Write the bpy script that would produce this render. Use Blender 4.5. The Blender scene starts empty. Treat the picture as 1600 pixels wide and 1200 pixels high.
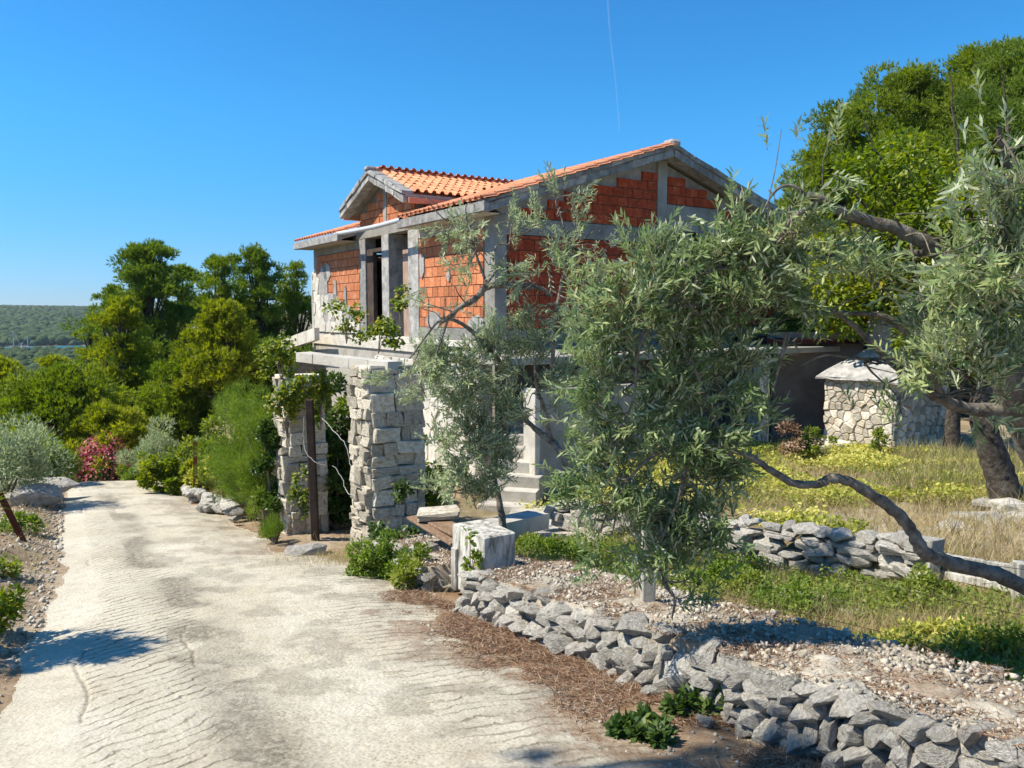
import bpy, bmesh, math, numpy as np
from mathutils import Vector, Matrix
R = np.random.default_rng(7)
C = bpy.context.scene.collection
sc = bpy.context.scene
F = 1230.0; EYE = 1.6; PITCH = math.atan(110/F)
# ------------------------------------------------------------------ camera
cd = bpy.data.cameras.new('camera'); cam = bpy.data.objects.new('camera', cd); C.objects.link(cam)
cam.location = (0, 0, EYE); cam.rotation_euler = (math.pi/2-PITCH, 0, 0)
cd.sensor_width = 36; cd.lens = 36*F/1600; cd.clip_start = .05; cd.clip_end = 60000
sc.camera = cam
# ------------------------------------------------------------------ light
SUN_EL = math.radians(50); SUN_AZ = math.atan2(-.975, -.12)
w = bpy.data.worlds.new('World'); sc.world = w; w.use_nodes = True
nt = w.node_tree; bg = nt.nodes['Background']
sky = nt.nodes.new('ShaderNodeTexSky'); sky.sky_type = 'NISHITA'; sky.sun_disc = False
sky.sun_elevation = SUN_EL; sky.sun_rotation = SUN_AZ; sky.altitude = 0; sky.air_density = 1.0; sky.dust_density = 0.0; sky.ozone_density = 4.5
hs = nt.nodes.new('ShaderNodeHueSaturation'); hs.inputs['Saturation'].default_value = 1.15
nt.links.new(sky.outputs[0], hs.inputs['Color']); 
wtc = nt.nodes.new('ShaderNodeTexCoord'); wsp = nt.nodes.new('ShaderNodeSeparateXYZ'); nt.links.new(wtc.outputs['Generated'], wsp.inputs[0])
wmr = nt.nodes.new('ShaderNodeMapRange'); wmr.interpolation_type = 'SMOOTHSTEP'; wmr.inputs[1].default_value = -.02; wmr.inputs[2].default_value = .26; nt.links.new(wsp.outputs[2], wmr.inputs[0])
wmx = nt.nodes.new('ShaderNodeMixRGB'); wmx.inputs[1].default_value = (.28,.44,.74,1); wmx.inputs[2].default_value = (.29,.745,.90,1); nt.links.new(wmr.outputs[0], wmx.inputs[0])
wml = nt.nodes.new('ShaderNodeMixRGB'); wml.blend_type = 'MULTIPLY'; wml.inputs[0].default_value = 1; nt.links.new(hs.outputs[0], wml.inputs[1]); nt.links.new(wmx.outputs[0], wml.inputs[2]); nt.links.new(wml.outputs[0], bg.inputs[0]); bg.inputs[1].default_value = .135
sd = bpy.data.lights.new('sun', 'SUN'); so = bpy.data.objects.new('sun', sd); C.objects.link(so)
sd.energy = 5.0; sd.angle = math.radians(.53); sd.color = (1, .93, .80)
svec = Vector((math.cos(SUN_EL)*math.sin(SUN_AZ), math.cos(SUN_EL)*math.cos(SUN_AZ), math.sin(SUN_EL)))
so.rotation_euler = svec.to_track_quat('Z', 'Y').to_euler(); so.location = svec*50
vs = sc.view_settings; vs.view_transform = 'Standard'; vs.look = 'None'; vs.exposure = 0.62; vs.gamma = 1
sc.cycles.max_bounces = 6; sc.cycles.transparent_max_bounces = 6; sc.cycles.diffuse_bounces = 3
# ------------------------------------------------------------------ helpers
def P(px, py, d):
    u = (px-800)/F; v = (600-py)/F; c, s = math.cos(PITCH), math.sin(PITCH)
    yy = c+v*s; zz = -s+v*c
    return np.array([u/yy*d, d, EYE+zz/yy*d])
TH = math.radians(33.6); D1 = np.array([-math.sin(TH), math.cos(TH)]); D2 = np.array([math.cos(TH), math.sin(TH)])
def AB(a, b): return a*D1+b*D2
def hsh(i, j, s):
    n = np.sin(i*127.1+j*311.7+s*74.7)*43758.5453
    return n-np.floor(n)
def vnoise(x, y, s=0):
    xi = np.floor(x); yi = np.floor(y); fx = x-xi; fy = y-yi; fx = fx*fx*(3-2*fx); fy = fy*fy*(3-2*fy)
    a = hsh(xi, yi, s); b = hsh(xi+1, yi, s); c = hsh(xi, yi+1, s); d = hsh(xi+1, yi+1, s)
    return (a*(1-fx)+b*fx)*(1-fy)+(c*(1-fx)+d*fx)*fy
def fbm(x, y, o=4, s=0):
    t = 0; am = .5
    for k in range(o): t = t+am*vnoise(x*2**k, y*2**k, s+k*3.1); am *= .5
    return t
def sm(a, b, x):
    t = np.clip((x-a)/(b-a), 0, 1); return t*t*(3-2*t)
def mesh(name, V, Fc, smooth=False, att=None, fatt=None):
    V = np.asarray(V, dtype=np.float32).reshape(-1, 3); Fc = np.asarray(Fc, dtype=np.int32); m = bpy.data.meshes.new(name)
    n, k = Fc.shape
    m.vertices.add(len(V)); m.vertices.foreach_set('co', V.ravel())
    m.loops.add(n*k); m.loops.foreach_set('vertex_index', Fc.ravel())
    m.polygons.add(n); m.polygons.foreach_set('loop_start', np.arange(0, n*k, k, dtype=np.int32))
    if smooth: m.polygons.foreach_set('use_smooth', np.ones(n, dtype=bool))
    for kk, vv in (att or {}).items():
        a = m.attributes.new(kk, 'FLOAT', 'POINT'); a.data.foreach_set('value', np.asarray(vv, dtype=np.float32).ravel())
    for kk, vv in (fatt or {}).items():
        a = m.attributes.new(kk, 'FLOAT', 'FACE'); a.data.foreach_set('value', np.asarray(vv, dtype=np.float32).ravel())
    m.update(calc_edges=True); m.validate()
    return m
def pmesh(name, verts, faces, smooth=False):
    m = bpy.data.meshes.new(name); m.from_pydata([tuple(v) for v in verts], [], faces); m.update()
    if smooth: m.polygons.foreach_set('use_smooth', [True]*len(m.polygons))
    return m
def obj(name, m, mt=None, parent=None, loc=None, rot=None, scale=None, kind=None, label=None):
    o = bpy.data.objects.new(name, m); C.objects.link(o)
    if mt is not None and m is not None and len(m.materials) == 0: m.materials.append(mt)
    if parent is not None: o.parent = parent
    if loc is not None: o.location = [float(x) for x in loc]
    if rot is not None: o.rotation_euler = rot
    if scale is not None: o.scale = scale
    if kind: o['kind'] = kind
    if label: o['label'] = label
    return o
def tag(o, label, cat, group=None):
    o['label'] = label; o['category'] = cat
    if group: o['group'] = group
    return o
def empty(name, loc, rz=0, label='', cat='', group=None):
    o = bpy.data.objects.new(name, None); C.objects.link(o); o.location = [float(x) for x in loc]; o.rotation_euler = (0, 0, rz)
    o.empty_display_size = .1
    return tag(o, label, cat, group)
class MB:
    def __init__(s): s.v = []; s.f = []
    def box(s, x0, x1, y0, y1, z0, z1):
        b = len(s.v); s.v += [(x0,y0,z0),(x1,y0,z0),(x1,y1,z0),(x0,y1,z0),(x0,y0,z1),(x1,y0,z1),(x1,y1,z1),(x0,y1,z1)]
        s.f += [tuple(b+i for i in q) for q in ((3,2,1,0),(4,5,6,7),(0,1,5,4),(1,2,6,5),(2,3,7,6),(3,0,4,7))]; return s
    def prism(s, poly, off):                     # poly: list of 3d points, off: extrusion vector
        b = len(s.v); n = len(poly); off = np.array(off)
        s.v += [tuple(p) for p in poly]+[tuple(np.array(p)+off) for p in poly]
        s.f += [tuple(b+i for i in range(n)), tuple(b+n+i for i in reversed(range(n)))]
        s.f += [(b+i, b+n+i, b+n+(i+1) % n, b+(i+1) % n) for i in range(n)]; return s
    def hexa(s, pts):
        b = len(s.v); s.v += [tuple(p) for p in pts]
        s.f += [tuple(b+i for i in q) for q in ((3,2,1,0),(4,5,6,7),(0,1,5,4),(1,2,6,5),(2,3,7,6),(3,0,4,7))]; return s
    def build(s, name, mt, parent=None, bevel=0, rough=0, sub=0, **k):
        bm = bmesh.new(); vs_ = [bm.verts.new(v) for v in s.v]
        for f in s.f:
            try: bm.faces.new([vs_[i] for i in f])
            except ValueError: pass
        bmesh.ops.recalc_face_normals(bm, faces=bm.faces)
        if bevel: bmesh.ops.bevel(bm, geom=list(bm.edges), offset=bevel, segments=1, affect='EDGES', clamp_overlap=True)
        if sub: bmesh.ops.subdivide_edges(bm, edges=list(bm.edges), cuts=sub, use_grid_fill=True)
        if rough:
            for v in bm.verts: v.co += Vector(R.normal(0, rough, 3))
        m = bpy.data.meshes.new(name); bm.to_mesh(m); bm.free()
        return obj(name, m, mt, parent, **k)
def catmull(pts, n):
    pts = np.array(pts, float); k = len(pts); pp = np.vstack([2*pts[0]-pts[1], pts, 2*pts[-1]-pts[-2]]); out = []
    for i in range(k-1):
        p0, p1, p2, p3 = pp[i:i+4]
        for t in np.arange(n)/n: out.append(.5*(2*p1+(p2-p0)*t+(2*p0-5*p1+4*p2-p3)*t*t+(3*p1-p0-3*p2+p3)*t**3))
    out.append(pts[-1]); return np.array(out)
class Tubes:
    def __init__(s): s.V = []; s.F = []; s.n = 0
    def add(s, pts, rad, ns=6, knob=0.0):
        pts = np.asarray(pts, float); rad = np.asarray(rad, float)*np.ones(len(pts)); n = len(pts)
        T = np.gradient(pts, axis=0); T /= np.linalg.norm(T, axis=1)[:, None]+1e-9
        ref = np.array([.31, .17, .93]); A = np.cross(T, ref); A /= np.linalg.norm(A, axis=1)[:, None]+1e-9; B = np.cross(T, A)
        an = np.arange(ns)/ns*2*math.pi
        rr = rad[:, None]*(1+knob*(R.random((n, ns))-.5))
        V = pts[:, None]+rr[..., None]*(np.cos(an)[None, :, None]*A[:, None]+np.sin(an)[None, :, None]*B[:, None])
        i = np.arange(n-1)[:, None]*ns; j = np.arange(ns)[None]; j2 = (j+1) % ns
        Fq = np.stack([i+j, i+j2, i+ns+j2, i+ns+j], -1).reshape(-1, 4)+s.n
        s.V.append(V.reshape(-1, 3)); s.F.append(Fq); s.n += n*ns
    def build(s, name, mt, parent=None, **k):
        if not s.V: return None
        return obj(name, mesh(name, np.vstack(s.V), np.vstack(s.F), True), mt, parent, **k)
# ------------------------------------------------------------------ materials
def newmat(name):
    m = bpy.data.materials.new(name); m.use_nodes = True; return m, m.node_tree.nodes, m.node_tree.links, m.node_tree.nodes['Principled BSDF']
def ramp(N, cols):
    r = N.new('ShaderNodeValToRGB'); e = r.color_ramp.elements
    while len(e) < len(cols): e.new(.5)
    for i, (p, c) in enumerate(cols): e[i].position = p; e[i].color = (*c, 1)
    return r
def mat(name, cols, scale=4, bump=.3, bscale=30, rough=.9, var=.25, coord='Object', detail=6, bdist=.01, spec=.2, stretch=None, attr=None):
    m, N, L, b = newmat(name)
    tc = N.new('ShaderNodeTexCoord'); src = tc.outputs[coord]
    if coord == 'World': pass
    if stretch:
        mp = N.new('ShaderNodeMapping'); mp.inputs['Scale'].default_value = stretch; L.new(src, mp.inputs[0]); src = mp.outputs[0]
    oi = N.new('ShaderNodeObjectInfo')
    off = N.new('ShaderNodeVectorMath'); off.operation = 'SCALE'; off.inputs[0].default_value = (37, 19, 53); L.new(oi.outputs['Random'], off.inputs['Scale'])
    ad = N.new('ShaderNodeVectorMath'); L.new(src, ad.inputs[0]); L.new(off.outputs[0], ad.inputs[1])
    n1 = N.new('ShaderNodeTexNoise'); n1.inputs['Scale'].default_value = scale; n1.inputs['Detail'].default_value = detail; n1.inputs['Roughness'].default_value = .65
    L.new(ad.outputs[0], n1.inputs['Vector'])
    r = ramp(N, cols); L.new(n1.outputs['Fac'], r.inputs[0])
    h = N.new('ShaderNodeHueSaturation'); L.new(r.outputs[0], h.inputs['Color'])
    mr = N.new('ShaderNodeMapRange'); mr.inputs['To Min'].default_value = 1-var; mr.inputs['To Max'].default_value = 1+var
    if attr:
        at = N.new('ShaderNodeAttribute'); at.attribute_name = attr; L.new(at.outputs['Fac'], mr.inputs['Value'])
    else: L.new(oi.outputs['Random'], mr.inputs['Value'])
    L.new(mr.outputs[0], h.inputs['Value']); L.new(h.outputs[0], b.inputs['Base Color'])
    n2 = N.new('ShaderNodeTexNoise'); n2.inputs['Scale'].default_value = bscale; n2.inputs['Detail'].default_value = 8; n2.inputs['Roughness'].default_value = .7
    L.new(ad.outputs[0], n2.inputs['Vector'])
    bp = N.new('ShaderNodeBump'); bp.inputs['Strength'].default_value = bump; bp.inputs['Distance'].default_value = bdist
    L.new(n2.outputs['Fac'], bp.inputs['Height']); L.new(bp.outputs[0], b.inputs['Normal'])
    b.inputs['Roughness'].default_value = rough; b.inputs['Specular IOR Level'].default_value = spec
    return m
def leafmat(name, cols, back=None, trans=.35, rough=.5, spec=.35, tcol=None):
    m, N, L, b = newmat(name)
    at = N.new('ShaderNodeAttribute'); at.attribute_name = 'rnd'
    r = ramp(N, cols); L.new(at.outputs['Fac'], r.inputs[0]); col = r.outputs[0]
    if back:
        g = N.new('ShaderNodeNewGeometry'); mx = N.new('ShaderNodeMixRGB'); L.new(g.outputs['Backfacing'], mx.inputs[0]); L.new(col, mx.inputs[1]); mx.inputs[2].default_value = (*back, 1); col = mx.outputs[0]
    L.new(col, b.inputs['Base Color']); b.inputs['Roughness'].default_value = rough; b.inputs['Specular IOR Level'].default_value = spec
    t = N.new('ShaderNodeBsdfTranslucent'); hs_ = N.new('ShaderNodeHueSaturation'); hs_.inputs['Saturation'].default_value = 1.2; hs_.inputs['Value'].default_value = 1.5
    L.new(r.outputs[0], hs_.inputs['Color']); L.new(hs_.outputs[0], t.inputs[0])
    mx = N.new('ShaderNodeMixShader'); mx.inputs[0].default_value = trans; L.new(b.outputs[0], mx.inputs[1]); L.new(t.outputs[0], mx.inputs[2])
    L.new(mx.outputs[0], N['Material Output'].inputs[0]); return m
M = {}
M['rock'] = mat('limestone', [(.3, (.26,.235,.19)), (.48, (.50,.465,.40)), (.7, (.66,.62,.55))], 4, 1, 8, var=.18, bdist=.05)
M['greyrock'] = mat('grey_limestone', [(.3, (.24,.22,.18)), (.46, (.52,.485,.415)), (.64, (.72,.685,.605))], 8, 1, 12, var=.24, bdist=.05)
M['cutstone'] = mat('pale_quarry_stone', [(.3, (.30,.235,.155)), (.46, (.58,.51,.39)), (.66, (.74,.69,.58))], 5, 1, 9, var=.32, bdist=.04)
M['bbqstone'] = mat('honey_quarry_stone', [(.3, (.40,.32,.21)), (.5, (.56,.50,.40)), (.72, (.68,.65,.58))], 3.5, 1, 12, var=.34, bdist=.04)
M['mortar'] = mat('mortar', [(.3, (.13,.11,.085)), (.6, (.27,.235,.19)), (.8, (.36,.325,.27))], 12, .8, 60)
M['conc'] = mat('raw_concrete', [(.25, (.20,.185,.155)), (.5, (.345,.325,.285)), (.75, (.44,.42,.375))], 2.2, .8, 16, bdist=.03)
M['rakeconc'] = mat('weathered_concrete', [(.3, (.16,.155,.145)), (.5, (.30,.29,.27)), (.7, (.45,.43,.40))], 5, .9, 20, bdist=.02)
M['paleconc'] = mat('pale_concrete', [(.25, (.29,.265,.22)), (.5, (.45,.42,.36)), (.75, (.55,.525,.46))], 2.5, .6, 22, bdist=.015)
M['white'] = mat('white_limestone_cladding', [(.3, (.44,.40,.32)), (.5, (.58,.54,.455)), (.7, (.66,.63,.56))], 5, .5, 20, var=.12)
M['whitewash'] = mat('whitewashed_concrete', [(.36, (.13,.12,.10)), (.48, (.34,.325,.28)), (.60, (.54,.52,.465))], 9, .9, 20, stretch=(1.8,1.8,.45), bdist=.02)
M['brick'] = mat('hollow_clay_block', [(.28, (.44,.13,.05)), (.5, (.58,.205,.088)), (.62, (.62,.28,.15)), (.70, (.60,.44,.34))], 4.5, .5, 34, var=.28)
M['shadebrick'] = mat('shaded_clay_block', [(.3, (.24,.04,.018)), (.55, (.42,.075,.028)), (.75, (.50,.17,.10))], 3, .4, 34, var=.22)  # same clay block, its colour darkened to paint in the right facade's shade
M['tile'] = mat('terracotta_roof_tile', [(.2, (.36,.14,.07)), (.5, (.68,.29,.15)), (.8, (.80,.42,.24))], 3, .3, 30, var=.14)
M['render'] = mat('terracotta_render', [(.3, (.38,.15,.09)), (.7, (.52,.25,.16))], 4, .5, 26)
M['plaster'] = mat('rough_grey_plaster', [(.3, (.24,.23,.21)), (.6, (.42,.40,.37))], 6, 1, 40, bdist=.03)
M['bark'] = mat('olive_bark', [(.3, (.10,.082,.062)), (.48, (.25,.215,.17)), (.62, (.38,.34,.28))], 16, 1, 30, bdist=.03)
M['darkbark'] = mat('pine_bark', [(.3, (.03,.025,.02)), (.5, (.085,.07,.055)), (.65, (.16,.135,.11))], 12, 1, 18, bdist=.04)
M['twig'] = mat('dry_twig', [(.3, (.12,.09,.07)), (.6, (.24,.19,.15))], 8, .5, 30)
M['wood'] = mat('weathered_plank', [(.3, (.10,.065,.04)), (.6, (.26,.17,.11)), (.8, (.36,.26,.18))], 5, .5, 30, stretch=(6,6,1))
M['darkwood'] = mat('dark_timber', [(.3, (.035,.026,.02)), (.7, (.09,.065,.05))], 5, .5, 30)
M['board'] = mat('pinkish_board', [(.3, (.34,.22,.16)), (.7, (.48,.34,.26))], 4, .3, 30)
M['rust'] = mat('rusty_iron', [(.3, (.07,.02,.012)), (.7, (.17,.045,.025))], 14, .5, 50, rough=.8)
M['pipe'] = mat('grey_pipe', [(.3, (.50,.52,.54)), (.7, (.62,.64,.66))], 3, .05, 30, rough=.4)
M['dark'] = mat('dark_red_sheet', [(.3, (.03,.012,.012)), (.7, (.06,.02,.02))], 3, .1, 30)
M['brownwall'] = mat('brown_render', [(.3, (.15,.12,.10)), (.7, (.26,.22,.19))], 2, .4, 20)
M['wire'] = mat('rusty_wire', [(.3, (.04,.03,.025)), (.7, (.09,.06,.045))], 30, .1, 50)
M['cable'] = mat('white_cable', [(.3, (.30,.29,.27)), (.7, (.44,.43,.41))], 30, .1, 50)
M['gravel'] = mat('limestone_gravel', [(.3, (.22,.19,.14)), (.5, (.42,.375,.30)), (.7, (.56,.51,.43))], 9, .6, 60, coord='Object', attr='rnd', var=.3)
M['litter'] = leafmat('dry_pine_needles', [(0, (.12,.06,.035)), (.4, (.26,.15,.09)), (.7, (.36,.24,.15)), (1, (.46,.38,.29))], trans=.1, rough=.8, spec=.1)
M['drygrass'] = leafmat('dry_grass', [(0, (.26,.20,.09)), (.5, (.42,.34,.17)), (1, (.52,.45,.26))], trans=.25, rough=.8, spec=.1)
M['grass'] = leafmat('weed_grass', [(0, (.07,.12,.02)), (.45, (.15,.21,.04)), (.75, (.28,.30,.08)), (1, (.40,.33,.15))], trans=.35, rough=.7, spec=.15)
M['olive'] = leafmat('olive_leaf', [(0, (.09,.145,.048)), (.5, (.20,.27,.10)), (.9, (.35,.40,.18)), (1, (.46,.42,.13))], back=(.50,.54,.37), trans=.31, rough=.5, spec=.28)
M['olive2'] = leafmat('silver_olive_leaf', [(0, (.14,.195,.09)), (.5, (.28,.34,.17)), (1, (.44,.48,.27))], back=(.51,.55,.39), trans=.3, rough=.5, spec=.28)
M['pine'] = leafmat('pine_needles', [(0, (.09,.14,.022)), (.5, (.20,.265,.042)), (1, (.35,.40,.07))], trans=.4, rough=.6, spec=.2)
M['pinedark'] = leafmat('dark_pine_needles', [(0, (.07,.125,.028)), (.5, (.165,.235,.045)), (1, (.31,.37,.07))], trans=.38, rough=.6, spec=.2)
M['pineyellow'] = leafmat('yellow_green_needles', [(0, (.12,.16,.02)), (.5, (.26,.30,.04)), (1, (.42,.43,.07))], trans=.45, rough=.6, spec=.2)
M['hedge'] = leafmat('bright_green_sprays', [(0, (.07,.12,.02)), (.5, (.15,.225,.035)), (1, (.27,.34,.06))], trans=.35, rough=.6, spec=.2)
M['fig'] = leafmat('broad_green_leaves', [(0, (.07,.12,.015)), (.5, (.17,.23,.025)), (.85, (.31,.33,.04)), (1, (.42,.34,.045))], trans=.4, rough=.45, spec=.3)
M['vine'] = leafmat('vine_leaves', [(0, (.08,.13,.02)), (.5, (.18,.24,.04)), (1, (.36,.36,.08))], trans=.4, rough=.45, spec=.3)
M['ivy'] = leafmat('dark_ivy_leaves', [(0, (.03,.065,.015)), (.6, (.085,.14,.03)), (1, (.17,.22,.05))], trans=.3, rough=.4, spec=.35)
M['cover'] = leafmat('yellow_green_cover', [(0, (.14,.17,.03)), (.35, (.36,.37,.07)), (.75, (.58,.55,.15)), (1, (.66,.58,.24))], trans=.35, rough=.6, spec=.2)
M['pink'] = leafmat('oleander_blossom', [(0, (.55,.10,.16)), (.6, (.70,.28,.32)), (1, (.75,.45,.45))], trans=.3, rough=.6, spec=.2)
M['oleaf'] = leafmat('oleander_leaf', [(0, (.03,.06,.02)), (1, (.10,.16,.04))], trans=.2)
def water_mat():
    m, N, L, b = newmat('sea_water'); b.inputs['Base Color'].default_value = (.01,.13,.17,1); b.inputs['Roughness'].default_value = .5; b.inputs['Specular IOR Level'].default_value = .12
    n = N.new('ShaderNodeTexNoise'); n.inputs['Scale'].default_value = .4; bp = N.new('ShaderNodeBump'); bp.inputs['Distance'].default_value = .3
    g = N.new('ShaderNodeNewGeometry'); L.new(g.outputs['Position'], n.inputs['Vector']); L.new(n.outputs[0], bp.inputs['Height']); L.new(bp.outputs[0], b.inputs['Normal']); return m
M['water'] = water_mat()
def ground_mat(name, dry, soil, pale, road=False):
    m, N, L, b = newmat(name); g = N.new('ShaderNodeNewGeometry')
    def nz(s, d=6, ro=.65, dist=0):
        n = N.new('ShaderNodeTexNoise'); n.inputs['Scale'].default_value = s; n.inputs['Detail'].default_value = d; n.inputs['Roughness'].default_value = ro; n.inputs['Distortion'].default_value = dist
        L.new(g.outputs['Position'], n.inputs['Vector']); return n
    a = nz(.9); c = nz(9, 8, .75); f = nz(60, 4, .7)
    r1 = ramp(N, [(.35, soil), (.55, dry), (.7, pale)]); L.new(a.outputs[0], r1.inputs[0])
    r2 = ramp(N, [(.36, (.50,.45,.38)), (.52, (.95,.93,.9)), (.65, (1,1,1))]); L.new(c.outputs[0], r2.inputs[0])
    mx = N.new('ShaderNodeMixRGB'); mx.blend_type = 'MULTIPLY'; mx.inputs[0].default_value = .35 if road else .8; L.new(r1.outputs[0], mx.inputs[1]); L.new(r2.outputs[0], mx.inputs[2])
    r3 = ramp(N, [(.38, (.55,.5,.43)), (.47, (1,1,1)), (.62, (1.0,1.0,1.0))]); L.new(f.outputs[0], r3.inputs[0])
    m2 = N.new('ShaderNodeMixRGB'); m2.blend_type = 'MULTIPLY'; m2.inputs[0].default_value = .45 if road else .8; L.new(mx.outputs[0], m2.inputs[1]); L.new(r3.outputs[0], m2.inputs[2])
    out = m2.outputs[0]; sn = nz(22, 8, .8); srp = ramp(N, [(.34, (.25,.25,.25)), (.56, (1,1,1))]); L.new(sn.outputs[0], srp.inputs[0])
    for at, col in (('stain', (.17,.15,.115)), ('litter', (.23,.14,.08)), ('green', (.10,.10,.035))):
        t = N.new('ShaderNodeAttribute'); t.attribute_name = at; m3 = N.new('ShaderNodeMixRGB'); mm_ = N.new('ShaderNodeMath'); mm_.operation = 'MULTIPLY'; L.new(t.outputs['Fac'], mm_.inputs[0]); L.new(srp.outputs[0], mm_.inputs[1]); L.new(mm_.outputs[0], m3.inputs[0]); L.new(out, m3.inputs[1]); m3.inputs[2].default_value = (*col, 1); out = m3.outputs[0]
    L.new(out, b.inputs['Base Color']); b.inputs['Roughness'].default_value = .95; b.inputs['Specular IOR Level'].default_value = .15
    if road:
        sp = N.new('ShaderNodeSeparateXYZ'); L.new(g.outputs['Position'], sp.inputs[0])
        def mth(op, a, b2, c2=None):
            k = N.new('ShaderNodeMath'); k.operation = op
            for i, z in enumerate((a, b2, c2)):
                if z is None: continue
                if isinstance(z, (int, float)): k.inputs[i].default_value = z
                else: L.new(z, k.inputs[i])
            return k.outputs[0]
        n5 = nz(2.2, 5, .6); n6 = nz(14, 6, .7)
        gp_ = N.new('ShaderNodeAttribute'); gp_.attribute_name = 'gphase'; e2 = gp_.outputs['Fac']
        e3 = mth('MULTIPLY_ADD', n5.outputs[0], .30, e2); e3 = mth('MULTIPLY_ADD', n6.outputs[0], .06, e3)
        ph_ = mth('PINGPONG', mth('DIVIDE', e3, .104), .5)
        rg = N.new('ShaderNodeMapRange'); rg.interpolation_type = 'SMOOTHSTEP'; rg.inputs[1].default_value = .0; rg.inputs[2].default_value = .17; rg.inputs[3].default_value = 1; rg.inputs[4].default_value = 0
        L.new(ph_, rg.inputs[0]); ga = N.new('ShaderNodeAttribute'); ga.attribute_name = 'groove'; n7 = nz(5, 6, .7); r7 = ramp(N, [(.38, (.05,.05,.05)), (.54, (1,1,1))]); L.new(n7.outputs[0], r7.inputs[0])
        gg = mth('MULTIPLY', mth('MULTIPLY', rg.outputs[0], ga.outputs['Fac']), r7.outputs[0])
        mg = N.new('ShaderNodeMixRGB'); L.new(mth('MULTIPLY', gg, .88), mg.inputs[0]); L.new(out, mg.inputs[1]); mg.inputs[2].default_value = (.22,.17,.11,1)
        vo = N.new('ShaderNodeTexVoronoi'); vo.inputs['Scale'].default_value = 42; L.new(g.outputs['Position'], vo.inputs[0]); rv = ramp(N, [(.0, (.45,.42,.38)), (.35, (.9,.88,.84)), (.6, (1.06,1.05,1.02))]); L.new(vo.outputs['Distance'], rv.inputs[0])
        gr = N.new('ShaderNodeAttribute'); gr.attribute_name = 'grit'; nb_ = nz(3, 5, .7); rb = ramp(N, [(.42, (.12,.12,.12)), (.6, (1,1,1))]); L.new(nb_.outputs[0], rb.inputs[0])
        mv = N.new('ShaderNodeMixRGB'); mv.blend_type = 'MULTIPLY'; L.new(mth('MULTIPLY_ADD', mth('MULTIPLY', gr.outputs['Fac'], rb.outputs[0]), .75, .12), mv.inputs[0]); L.new(mg.outputs[0], mv.inputs[1]); L.new(rv.outputs[0], mv.inputs[2]); L.new(mv.outputs[0], b.inputs['Base Color'])
    bn = nz(45, 10, .8); bp = N.new('ShaderNodeBump'); bp.inputs['Strength'].default_value = .7; bp.inputs['Distance'].default_value = .012
    if road: 
        L.new(mth('MULTIPLY_ADD', gg, -1.6, mth('MULTIPLY_ADD', vo.outputs['Distance'], .5, bn.outputs[0])), bp.inputs['Height'])
    else: L.new(bn.outputs[0], bp.inputs['Height'])
    L.new(bp.outputs[0], b.inputs['Normal']); return m
M['road'] = ground_mat('ridged_pale_concrete', (.575,.53,.425), (.53,.475,.365), (.615,.58,.48), True)
M['ground'] = ground_mat('dry_stony_earth', (.40,.32,.22), (.27,.19,.12), (.50,.44,.35))
# ------------------------------------------------------------------ ground
def road_edges(a):
    bl = np.interp(a, [-30, 0, 5.5, 6.7, 8.1, 10.2, 17, 19.3, 30], [-.6, -.35, 0.0, .22, .38, .58, 1.04, 1.29, 2.0])
    br = np.interp(a, [-30, 0, 3, 5.2, 6.6, 8.2, 8.9, 11.7, 15.2, 20, 30], [2.5, 2.5, 2.62, 2.85, 3.2, 3.3, 2.55, 2.9, 2.95, 3.1, 4.2])
    return bl, br
def G(x, y, fine=True):
    x = np.asarray(x, float); y = np.asarray(y, float)
    a = x*D1[0]+y*D1[1]; b = x*D2[0]+y*D2[1]; r = np.hypot(x, y)
    base = -.13*np.maximum(y, -30)
    s = a-19.0
    drop = -np.where(s > 0, np.where(s < 4, .045*s*s, .72+.36*(s-4)), 0)
    roadz = base+drop
    # garden and house plot on the right: level platform
    plat = np.maximum(base, -1.65)
    terr = np.where(x > 0, -.73-.07*(y-8.2), -9)
    tm = sm(6.75, 6.95, b)*sm(.6, 2.2, x)*sm(-6, 0, a+6)
    right = plat+(np.maximum(terr, plat)-plat)*tm
    k = sm(4.0, 6.0, b)*(1-sm(25, 32, a))
    z = roadz*(1-k)+right*k
    bl, br = road_edges(a)
    bank = sm(0, .6, bl-b)*.12+sm(.4, 4, bl-b)*.5*(1-sm(12, 18, a)*.6)
    z = z+bank*(1-sm(30, 45, r))
    z = z+sm(12, 30, r)*(fbm(x*.08, y*.08, 3, 5)-.45)*1.2*(1-k)
    # far: slope to the sea, far shore, hill
    azf = sm(40, 600, r); 
    z = np.maximum(z, -31.5)
    z = np.where(r > 45, np.maximum(z, -6-(r-45)*.06-.0*r), z)
    far = sm(720, 860, r)*(1.6+EYE+29-1.6-(-28.4)*0)  # placeholder height
    hill = -29.5+sm(842, 862, r)*3+sm(850, 1850, r)*(33+4*np.cos(np.arctan2(x, y)*6+3.9)+4*(fbm(x*.004, y*.004, 3, 9)-.5))
    z = np.where(r > 45, np.maximum(z, -27.0), z)
    z = np.where(r > 690, np.where(r > 838, hill, -27.0-4*sm(690, 700, r)), z)
    near = 1-sm(300, 400, r)
    if fine:
        onroad = (b > bl) & (b < br)
        z = z+np.where(onroad, 0, (fbm(x*2.2, y*2.2, 4, 2)-.47)*.16*sm(0, .5, np.maximum(bl-b, b-br)))*near
    return z
def groundz(x, y): return float(G(np.array([x]), np.array([y]), False)[0])
cols = np.concatenate([np.radians(np.linspace(-180, -38, 40)[:-1]), np.radians(np.linspace(-38, 38, 720)), np.radians(np.linspace(38, 180, 40)[1:])])
rr = np.concatenate([np.linspace(.0, 2.5, 10)[1:], 1/np.linspace(1/2.6, 1/22, 330), np.geomspace(22.6, 9000, 100)])
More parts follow.
